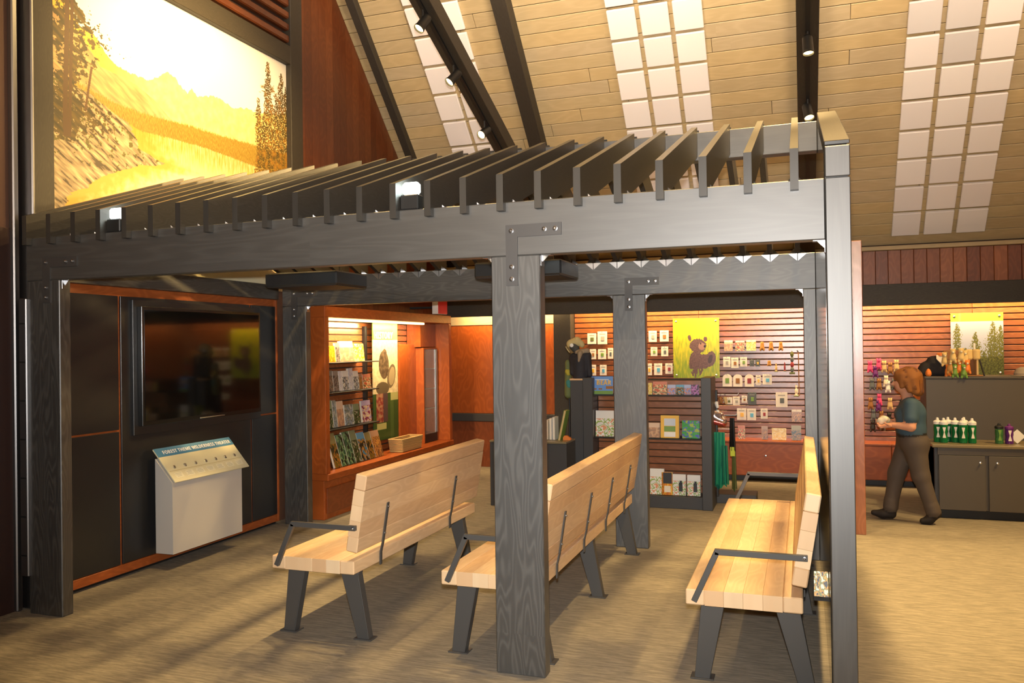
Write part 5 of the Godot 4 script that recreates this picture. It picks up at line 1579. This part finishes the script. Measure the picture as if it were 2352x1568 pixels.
func build_counter() -> void:
	var x0 := 1.215
	var t := thing("counter_cabinet", "low dark counter cabinet with round knobs right of the person", "cabinet", Vector3(x0, 0, -9.05))
	slab("body", Vector3(0, 0.09, -0.02), Vector3(2.2, 0.70, -0.49), M.laminate_brown, t)
	slab("plinth", Vector3(0.03, 0, -0.06), Vector3(2.2, 0.09, -0.48), M.black, t)
	slab("side_stile", Vector3(0.0, 0.05, 0.0), Vector3(0.03, 0.70, -0.5), M.slate_dark, t)
	for k in 4:
		var d := slab("door", Vector3(0.04 + k * 0.535 - (0.10 if k > 0 else 0.0), 0.09, -0.02), Vector3(0.445 + k * 0.535, 0.625, 0.0), M.laminate_brown, t, 0.003)
		part("knob", lathe(PackedVector2Array([Vector2(0.005, 0), Vector2(0.006, 0.012), Vector2(0.013, 0.018), Vector2(0.011, 0.026), Vector2(0, 0.028)]), 14), M.brushed, d, Vector3((0.16 if k == 0 else 0.18) * (1 if k % 2 == 0 else -1), 0.205, 0.01), Basis(Vector3.RIGHT, PI / 2))
	slab("apron", Vector3(0.03, 0.63, -0.02), Vector3(2.2, 0.70, 0.0), M.laminate_brown, t, 0.002)
	slab("worktop", Vector3(-0.02, 0.70, 0.025), Vector3(2.2, 0.732, -0.488), M.worktop, t, 0.006)
	var u := thing("tall_counter", "tall dark counter back panel behind the water bottles", "counter", Vector3(x0, 0, -9.55))
	slab("panel", Vector3(0.0, 0, 0.0), Vector3(2.2, 1.355, -0.05), M.laminate_brown, u)
	slab("top", Vector3(-0.01, 1.355, 0.01), Vector3(2.2, 1.38, -0.45), M.laminate_brown, u)
	slab("end", Vector3(0.0, 0, -0.05), Vector3(0.03, 1.355, -0.45), M.laminate, u)
	var bx := [[1.275, -9.24], [1.325, -9.20], [1.365, -9.28], [1.435, -9.25], [1.495, -9.20], [1.525, -9.29], [1.578, -9.20]]
	for k in bx.size():
		bottle("%s green water bottle from the left in the white-capped cluster" % ordinal(k), bx[k][0] + (0.015 if k == 2 else 0.0), bx[k][1] - (0.03 if k in [2, 5] else 0.0), M.bottle_green, M.white, 0.246, M.card)
	bottle("dark green water bottle beside the purple one", 1.815, -9.22, M.bottle_dark, M.black, 0.20, M.leaf_green)
	bottle("purple water bottle on the low counter", 1.902, -9.22, M.bottle_purple, M.purple, 0.195, M.card)
	var cd := thing("folded_card", "small white folded card beside the purple bottle", "card", Vector3(1.975, 0.733, -9.24))
	part("leaf", box(Vector3(0.10, 0.10, 0.003), 0.001), M.white, cd, Vector3(0.0, 0.071, 0), Basis(Vector3.BACK, PI / 4))
	# on the tall counter
	lone("ornament_egg", lathe(PackedVector2Array([Vector2(0, 0), Vector2(0.02, 0.002), Vector2(0.03, 0.02), Vector2(0.028, 0.045), Vector2(0.018, 0.068), Vector2(0.006, 0.08), Vector2(0, 0.082)]), 18), M.orange, "small orange egg-shaped ornament on the tall counter", "ornament", Vector3(1.245, 1.38, -9.57))
	var mq := thing("shirt_form", "black shirt display form with a white and orange neckerchief", "mannequin", Vector3(1.33, 1.38, -9.72))
	part("shirt", blob([[Vector3(-0.12, -0.02, 0), Vector3(0.10, -0.02, 0), 0.06, 0.06, 0, 0.04], [Vector3(-0.10, 0.04, 0), Vector3(0.12, 0.05, 0), 0.05, 0.05, 0, 0.04], [Vector3(-0.03, 0.10, 0), Vector3(0.07, 0.11, 0), 0.05, 0.05, 0, 0.04]], 0.014, [Color(0.012, 0.011, 0.011)]), M.figure, mq, Vector3(0, 0.06, 0))
	part("neckerchief", prism(PackedVector2Array([Vector2(-0.05, 0.05), Vector2(0.05, 0.05), Vector2(0.052, 0.01), Vector2(0.0, -0.06), Vector2(-0.052, 0.01)]), 0, 0.012), M.cream, mq, Vector3(0.055, 0.17, 0.055), Basis(Vector3.RIGHT, -0.3))
	part("neck_plug", lathe(PackedVector2Array([Vector2(0.046, 0), Vector2(0.046, 0.02), Vector2(0.03, 0.03), Vector2(0, 0.032)]), 18), M.orange, mq, Vector3(0.055, 0.21, 0.02))
	var rk := thing("plush_stand", "small wooden rack with a tan roof holding plush animals", "rack", Vector3(1.56, 1.38, -9.62))
	slab("base", Vector3(-0.15, 0, 0.06), Vector3(0.19, 0.012, -0.12), M.brown, rk)
	slab("back", Vector3(-0.15, 0.012, -0.10), Vector3(0.15, 0.27, -0.12), M.brown, rk)
	slab("side", Vector3(0.13, 0.012, 0.05), Vector3(0.15, 0.20, -0.10), M.tan, rk)
	for k in 2:
		part("roof", lathe(PackedVector2Array([Vector2(0, -0.055), Vector2(0.03, -0.052), Vector2(0.036, -0.04), Vector2(0.036, 0.04), Vector2(0.03, 0.052), Vector2(0, 0.055)]), 14), M.plush_pale, rk, Vector3(0.065 + k * 0.07, 0.225, 0.03))
	part("prop", tube([Vector3(0.16, 0.27, -0.1), Vector3(0.22, 0.0, -0.05)], 0.008, 6), M.black, rk)
	part("flag", box(Vector3(0.02, 0.07, 0.004), 0.002), M.white, rk, Vector3(0.14, 0.305, -0.1))
	var pets := [[1.40, 0.18, "plush_pale"], [1.445, 0.10, "plush"], [1.47, 0.215, "plush_pale"], [1.50, 0.155, "plush"], [1.53, 0.10, "orange"], [1.545, 0.22, "plush_pale"], [1.565, 0.15, "plush"], [1.585, 0.20, "plush_pale"], [1.60, 0.10, "orange"], [1.43, 0.065, "orange"], [1.49, 0.06, "leaf_green"], [1.57, 0.055, "leaf_green"]]
	for k in pets.size():
		var q: Array = pets[k]
		var b := thing("plush_animal", "%s plush animal, %s in the cluster on the small wooden rack" % [{"plush_pale": "pale tan", "plush": "brown", "orange": "orange", "leaf_green": "green"}[q[2]], ["far left", "lower left", "upper left", "left of centre", "low in the middle", "upper middle", "in the middle", "upper right", "lower right", "bottom left", "bottom middle", "bottom right"][k]], "plush toy", Vector3(q[0], 1.38 + q[1], -9.575 + 0.02 * (k % 3)), "plush animals on the rack")
		part("body", soft_body(), M[q[2]], b)
		part("muzzle", blob([[Vector3(0, 0.034, 0.026), Vector3(0, 0.034, 0.03), 0.012, 0.011, 0, 0.006]], 0.006, [Color.WHITE]) if not kept.has("muzzle") else kept["muzzle"], M.cream, b)
	var gh := thing("grey_cap", "grey felt cap on the tall counter at the picture's right edge", "cap", Vector3(2.13, 1.38, -9.65))
	part("crown", lathe(PackedVector2Array([Vector2(0.09, 0), Vector2(0.09, 0.03), Vector2(0.07, 0.07), Vector2(0.03, 0.09), Vector2(0, 0.092)]), 18), M.grey_cloth, gh)
	part("peak", lathe(PackedVector2Array([Vector2(0.09, 0), Vector2(0.12, 0.002), Vector2(0.12, 0.006), Vector2(0.09, 0.008)]), 18), M.grey_cloth, gh)

# ---------------------------------------------------------------- person
func build_person() -> void:
	var t := thing("person", "person in teal shirt and dark trousers walking left with a white bundle", "person", Vector3(0.97, 0, -8.80))
	var skin := Color(0.60, 0.30, 0.19)
	var shirt := Color(0.036, 0.080, 0.125)
	var pants := Color(0.085, 0.064, 0.054)
	var shoe := Color(0.014, 0.011, 0.010)
	var belt := Color(0.008, 0.008, 0.008)
	var lip := Color(0.42, 0.14, 0.10)
	var V := func(x: float, y: float, z: float) -> Vector3: return Vector3(x, y, z)
	var b := [
		[V.call(0.02, 0.80, -0.06), V.call(0.02, 0.80, 0.06), 0.122, 0.122, 2, 0.05],
		[V.call(0.075, 0.765, -0.055), V.call(0.075, 0.765, 0.055), 0.095, 0.095, 2, 0.05],
		[V.call(0.01, 0.95, -0.055), V.call(0.01, 0.95, 0.055), 0.122, 0.122, 1, 0.05],
		[V.call(0.012, 0.905, -0.06), V.call(0.012, 0.905, 0.06), 0.128, 0.128, 1, 0.03],
		[V.call(0.015, 0.862, -0.055), V.call(0.015, 0.862, 0.055), 0.123, 0.123, 4, 0.012],
		[V.call(0.025, 1.06, -0.075), V.call(0.025, 1.06, 0.075), 0.118, 0.118, 1, 0.05],
		[V.call(0.01, 1.125, -0.10), V.call(0.01, 1.125, 0.10), 0.078, 0.078, 1, 0.05],
		[V.call(-0.065, 1.045, -0.06), V.call(-0.065, 1.045, 0.06), 0.06, 0.06, 1, 0.05],
		[V.call(-0.005, 1.19, 0), V.call(-0.035, 1.28, 0), 0.052, 0.05, 0, 0.03],
		# head, bent forward
		[V.call(-0.02, 1.385, 0), V.call(-0.045, 1.355, 0), 0.094, 0.086, 0, 0.03],
		[V.call(-0.07, 1.315, -0.012), V.call(-0.07, 1.315, 0.012), 0.052, 0.052, 0, 0.03],
		[V.call(-0.128, 1.355, 0), V.call(-0.142, 1.335, 0), 0.012, 0.016, 0, 0.012],
		[V.call(-0.118, 1.305, -0.015), V.call(-0.118, 1.305, 0.015), 0.009, 0.009, 5, 0.006],
		[V.call(-0.03, 1.352, 0.088), V.call(-0.028, 1.375, 0.09), 0.014, 0.017, 0, 0.008],
		# near arm, bent at the elbow
		[V.call(0.0, 1.14, 0.155), V.call(-0.01, 1.02, 0.20), 0.066, 0.064, 1, 0.035],
		[V.call(0.0, 1.12, 0.165), V.call(-0.01, 0.94, 0.215), 0.045, 0.041, 0, 0.012],
		[V.call(-0.01, 0.94, 0.215), V.call(-0.165, 0.952, 0.17), 0.042, 0.027, 0, 0.02],
		# far arm
		[V.call(0.0, 1.14, -0.155), V.call(-0.03, 1.02, -0.19), 0.066, 0.062, 1, 0.035],
		[V.call(0.0, 1.12, -0.165), V.call(-0.045, 0.945, -0.19), 0.045, 0.04, 0, 0.012],
		[V.call(-0.045, 0.945, -0.19), V.call(-0.17, 0.965, -0.03), 0.04, 0.027, 0, 0.02],
		# near leg pushes off behind, far leg steps ahead
		[V.call(0.035, 0.76, 0.075), V.call(0.085, 0.46, 0.075), 0.108, 0.08, 2, 0.05],
		[V.call(0.085, 0.46, 0.075), V.call(0.175, 0.165, 0.075), 0.078, 0.062, 2, 0.03],
		[V.call(0.172, 0.175, 0.075), V.call(0.185, 0.13, 0.075), 0.066, 0.068, 2, 0.015],
		[V.call(0.215, 0.105, 0.075), V.call(0.15, 0.045, 0.078), 0.042, 0.04, 3, 0.02],
		[V.call(0.15, 0.045, 0.078), V.call(0.095, 0.032, 0.08), 0.042, 0.030, 3, 0.02],
		[V.call(0.0, 0.76, -0.075), V.call(-0.11, 0.46, -0.07), 0.105, 0.08, 2, 0.05],
		[V.call(-0.11, 0.46, -0.07), V.call(-0.165, 0.17, -0.07), 0.078, 0.064, 2, 0.03],
		[V.call(-0.165, 0.18, -0.07), V.call(-0.17, 0.13, -0.07), 0.067, 0.07, 2, 0.015],
		[V.call(-0.165, 0.055, -0.07), V.call(-0.245, 0.052, -0.07), 0.046, 0.043, 3, 0.02],
		[V.call(-0.245, 0.052, -0.07), V.call(-0.325, 0.062, -0.07), 0.043, 0.027, 3, 0.02],
	]
	var st := st_new()
	st.append_from(blob(b, 0.0115, [skin, shirt, pants, shoe, belt, lip]), 0, Transform3D())
	st.append_from(hand_mesh(skin, 1.0), 0, Transform3D(Basis(Vector3.RIGHT, 0.2), V.call(-0.165, 0.952, 0.17)))
	st.append_from(hand_mesh(skin, -1.0), 0, Transform3D(Basis(Vector3.UP, -0.5), V.call(-0.17, 0.965, -0.03)))
	part("body", st.commit(), M.figure, t)
	for s in [-1.0, 1.0]:
		part("eye", lathe(PackedVector2Array([Vector2(0, -0.007), Vector2(0.007, -0.004), Vector2(0.008, 0), Vector2(0.007, 0.004), Vector2(0, 0.007)]), 10), M.black, t, V.call(-0.121, 1.368, s * 0.032))
	var hair := [
		[V.call(-0.005, 1.40, 0), V.call(-0.035, 1.395, 0), 0.108, 0.098, 0, 0.03],
		[V.call(0.04, 1.40, 0), V.call(0.085, 1.265, 0), 0.088, 0.05, 0, 0.03],
		[V.call(0.02, 1.38, 0.06), V.call(0.05, 1.265, 0.075), 0.062, 0.036, 0, 0.03],
		[V.call(0.02, 1.38, -0.06), V.call(0.05, 1.265, -0.075), 0.062, 0.036, 0, 0.03],
		[V.call(-0.06, 1.42, 0.055), V.call(-0.07, 1.315, 0.085), 0.045, 0.022, 0, 0.02],
		[V.call(-0.06, 1.42, -0.055), V.call(-0.07, 1.315, -0.085), 0.045, 0.022, 0, 0.02],
		[V.call(-0.025, 1.36, 0.088), V.call(-0.005, 1.275, 0.095), 0.036, 0.022, 0, 0.02],
		[V.call(0.0, 1.49, 0.05), V.call(0.045, 1.30, 0.108), 0.016, 0.014, 1, 0.01],
		[V.call(0.05, 1.48, 0.05), V.call(0.085, 1.27, 0.075), 0.018, 0.014, 1, 0.01],
		[V.call(0.09, 1.45, 0.03), V.call(0.115, 1.26, 0.04), 0.018, 0.014, 1, 0.01],
		[V.call(-0.04, 1.47, 0.07), V.call(-0.03, 1.31, 0.112), 0.014, 0.01, 1, 0.01],
		[V.call(-0.09, 1.435, -0.04), V.call(-0.10, 1.42, 0.045), 0.03, 0.03, 0, 0.02],
	]
	part("hair", blob(hair, 0.010, [Color(0.24, 0.088, 0.018), Color(0.13, 0.042, 0.010)]), M.figure, t)
	var w := thing("white_bundle", "crumpled white cloth bundle carried in the walking person's hand", "bundle", Vector3(0.735, 0.985, -8.70))
	part("cloth", blob([[Vector3(-0.025, 0, 0.02), Vector3(0.03, 0.005, -0.03), 0.036, 0.032, 0, 0.02], [Vector3(0, 0.02, -0.02), Vector3(0.01, 0.022, 0.03), 0.03, 0.028, 0, 0.02], [Vector3(-0.035, -0.012, -0.01), Vector3(-0.04, -0.014, 0.0), 0.024, 0.022, 0, 0.02]], 0.009, [Color(0.82, 0.78, 0.60)]), M.figure, w)

# a hand reaching along -x from the wrist at the origin, palm up, fingers curled; side +1 has its thumb towards +z
func hand_mesh(skin: Color, side: float) -> ArrayMesh:
	var b := [
		[Vector3(0.01, 0, 0), Vector3(-0.03, -0.004, 0), 0.026, 0.022, 0, 0.01],
		[Vector3(-0.03, -0.006, -0.022), Vector3(-0.075, -0.012, -0.026), 0.016, 0.012, 0, 0.012],
		[Vector3(-0.03, -0.006, 0.022), Vector3(-0.075, -0.012, 0.026), 0.016, 0.012, 0, 0.012],
		[Vector3(-0.03, -0.006, 0), Vector3(-0.078, -0.014, 0), 0.016, 0.013, 0, 0.012],
	]
	for k in 4:
		var z: float = (-0.028 + 0.019 * k) * side
		var l: float = [0.78, 0.95, 1.0, 0.9][k]
		var p0 := Vector3(-0.076, -0.012, z)
		var p1 := p0 + Vector3(-0.032 * l, -0.006, 0)
		var p2 := p1 + Vector3(-0.020 * l, 0.014, 0)
		var p3 := p2 + Vector3(-0.006 * l, 0.018 * l, 0)
		b.append([p0, p1, 0.0092, 0.0088, 0, 0.003])
		b.append([p1, p2, 0.0088, 0.0082, 0, 0.003])
		b.append([p2, p3, 0.0082, 0.0072, 0, 0.003])
	var q0 := Vector3(-0.022, 0.0, 0.024 * side)
	var q1 := Vector3(-0.045, 0.016, 0.042 * side)
	var q2 := Vector3(-0.072, 0.03, 0.036 * side)
	b.append([q0, q1, 0.013, 0.0105, 0, 0.006])
	b.append([q1, q2, 0.0105, 0.008, 0, 0.004])
	return blob(b, 0.0038, [skin])

# ---------------------------------------------------------------- lamps
func spot(label: String, x: float, z: float, aim: Vector3, energy: float, angle: float) -> void:
	var top := Vector3(x, chord_y(z) - 0.03, z)
	var at := top + Vector3(0, -0.11, 0)
	var t := thing("track_spotlight", label, "spotlight", top, "track spotlights")
	var d := (aim - at).normalized()
	var side := d.cross(Vector3.UP if absf(d.y) < 0.95 else Vector3.RIGHT).normalized()
	var bb := Basis(side, d, side.cross(d))     # y points where the lamp shines
	if not kept.has("lamp_can"):
		kept["lamp_can"] = lathe(PackedVector2Array([Vector2(0, -0.09), Vector2(0.03, -0.088), Vector2(0.042, -0.07), Vector2(0.044, 0.055), Vector2(0.048, 0.06), Vector2(0.048, 0.075), Vector2(0.044, 0.075), Vector2(0.043, 0.058)]), 20)
		kept["lamp_lens"] = lathe(PackedVector2Array([Vector2(0.043, 0.058), Vector2(0.03, 0.066), Vector2(0, 0.069)]), 20)
		kept["lamp_stem"] = tube([Vector3(0, 0.03, 0), Vector3(0, -0.085, 0)], 0.012, 8)
	part("stem", kept["lamp_stem"], M.black, t)
	part("can", kept["lamp_can"], M.black, t, at - top, bb)
	part("lit_lens", kept["lamp_lens"], M.lamp_warm, t, at - top, bb)
	var l := SpotLight3D.new()
	l.name = "spotlight_beam"
	l.position = at - top + d * 0.082
	l.basis = Basis.looking_at(d, Vector3.UP if absf(d.y) < 0.95 else Vector3.RIGHT)
	l.light_color = WARM
	l.light_energy = energy
	l.light_size = 0.04
	l.spot_angle = angle
	l.spot_angle_attenuation = 0.8
	l.spot_range = 40.0
	l.shadow_enabled = true
	t.add_child(l)

const WARM := Color(1.0, 0.83, 0.54)

func build_lamps() -> void:
	# in view
	spot("uppermost lit spotlight on the truss nearest the left wall", -3.07, -6.50, Vector3(-4.5, 1.2, -4.4), 5.0, 36.0)
	spot("middle lit spotlight on the truss nearest the left wall", -3.07, -7.16, Vector3(-4.6, 1.6, -5.2), 5.0, 36.0)
	spot("lowest lit spotlight on the truss nearest the left wall, glaring at the camera", -3.07, -7.95, Vector3(-3.9, 2.0, -5.2), 9.0, 36.0)
	spot("upper lit spotlight on the truss above the pergola's right end", 0.085, -7.32, Vector3(0.3, 0.0, -6.6), 9.0, 36.0)
	spot("lower lit spotlight on the truss above the pergola's right end", 0.085, -8.14, Vector3(0.8, 0.0, -6.4), 9.0, 36.0)
	# higher on the trusses, above the picture
	var more := "track spotlight high on a truss above the picture's upper edge"
	spot(more, -3.07, -5.75, Vector3(-5.05, 3.7, -6.0), 13.0, 46.0)
	spot(more, -3.07, -5.0, Vector3(-5.05, 3.7, -5.6), 9.0, 46.0)
	spot(more, -3.07, -5.4, Vector3(-3.4, 0, -5.4), 9.0, 36.0)
	spot(more, -3.07, -4.6, Vector3(-2.4, 0, -4.2), 9.0, 36.0)
	spot(more, 0.085, -6.2, Vector3(-1.2, 0, -5.8), 11.0, 36.0)
	spot(more, 0.085, -5.2, Vector3(-0.2, 0, -5.0), 12.0, 36.0)
	spot(more, 0.085, -4.2, Vector3(1.0, 0, -4.2), 11.0, 40.0)
	spot(more, 3.24, -7.8, Vector3(1.4, 0.6, -9.2), 11.0, 38.0)
	spot(more, 3.24, -6.6, Vector3(2.0, 0, -7.0), 12.0, 40.0)
	spot(more, 3.24, -5.2, Vector3(1.8, 0, -5.2), 12.0, 40.0)
	# linear uplights that wash the plank roof, hung above the picture and behind the camera; their lips keep the light off the floor
	for k in 6:
		var x: float = [-1.9, 1.4, 4.7, -3.2, 0.4, 4.0][k]
		var far := k < 3
		var at := Vector3(x, 6.1, -4.7) if far else Vector3(x, 3.15, 2.4)
		var t := thing("linear_uplight", "long warm uplight hung under the roof above the picture" if far else "long warm uplight hung under the roof behind the camera", "light", at, "linear uplights")
		slab("pan", Vector3(-0.62, 0.0, -0.14), Vector3(0.62, 0.012, 0.06), M.black, t, 0.003)
		slab("lip", Vector3(-0.62, 0.012, -0.14), Vector3(0.62, 0.018 if far else 0.05, -0.132), M.black, t, 0.002)
		slab("reflector", Vector3(-0.62, 0.012, 0.052), Vector3(0.62, 0.12, 0.06), M.white, t, 0.002)
		slab("lit_tube", Vector3(-0.58, 0.02, 0.0), Vector3(0.58, 0.05, 0.03), M.strip_warm, t, 0.006)
		for s in [-0.5, 0.5]:
			part("hanger", tube([Vector3(s, 0.0, 0.055), Vector3(s, 3.3, 0.055)], 0.005, 6), M.black, t)
		var al := AreaLight3D.new()
		al.name = "uplight_glow"
		al.area_size = Vector2(1.15, 0.05)
		al.position = Vector3(0, 0.06, -0.01)
		al.basis = Basis.looking_at(Vector3(0, 0.4 if far else 0.12, -1).normalized(), Vector3.UP)
		al.light_color = Color(1.0, 0.885, 0.755)
		al.light_energy = 32.0 if far else 15.0
		al.area_range = 40.0
		al.shadow_enabled = true
		t.add_child(al)
	# strip lights behind the valance wash the slat wall
	for k in 3:
		var x: float = [-3.9, -1.6, 1.9][k]
		var w: float = [1.5, 2.7, 3.6][k]
		var t := thing("valance_light", ["warm strip light behind the valance over the plain corner", "warm strip light behind the valance over the bear poster", "warm strip light behind the valance over the pine poster"][k], "strip light", Vector3(x, 2.36, BACK_Z + 0.25), "valance strip lights")
		slab("lit_tube", Vector3(-w / 2, 0, -0.02), Vector3(w / 2, 0.03, 0.02), M.strip_warm, t, 0.006)
		slab("clip", Vector3(-0.05, 0.03, -0.02), Vector3(0.05, 0.056, 0.02), M.black, t)
		var al := AreaLight3D.new()
		al.name = "valance_glow"
		al.area_size = Vector2(w, 0.05)
		al.position = Vector3(0, -0.012, 0)
		al.basis = Basis.looking_at(Vector3(0, -1, -0.35).normalized(), Vector3.BACK)
		al.light_color = Color(1.0, 0.82, 0.55)
		al.light_energy = 2.4 * w
		al.area_range = 30.0
		al.shadow_enabled = true
		t.add_child(al)
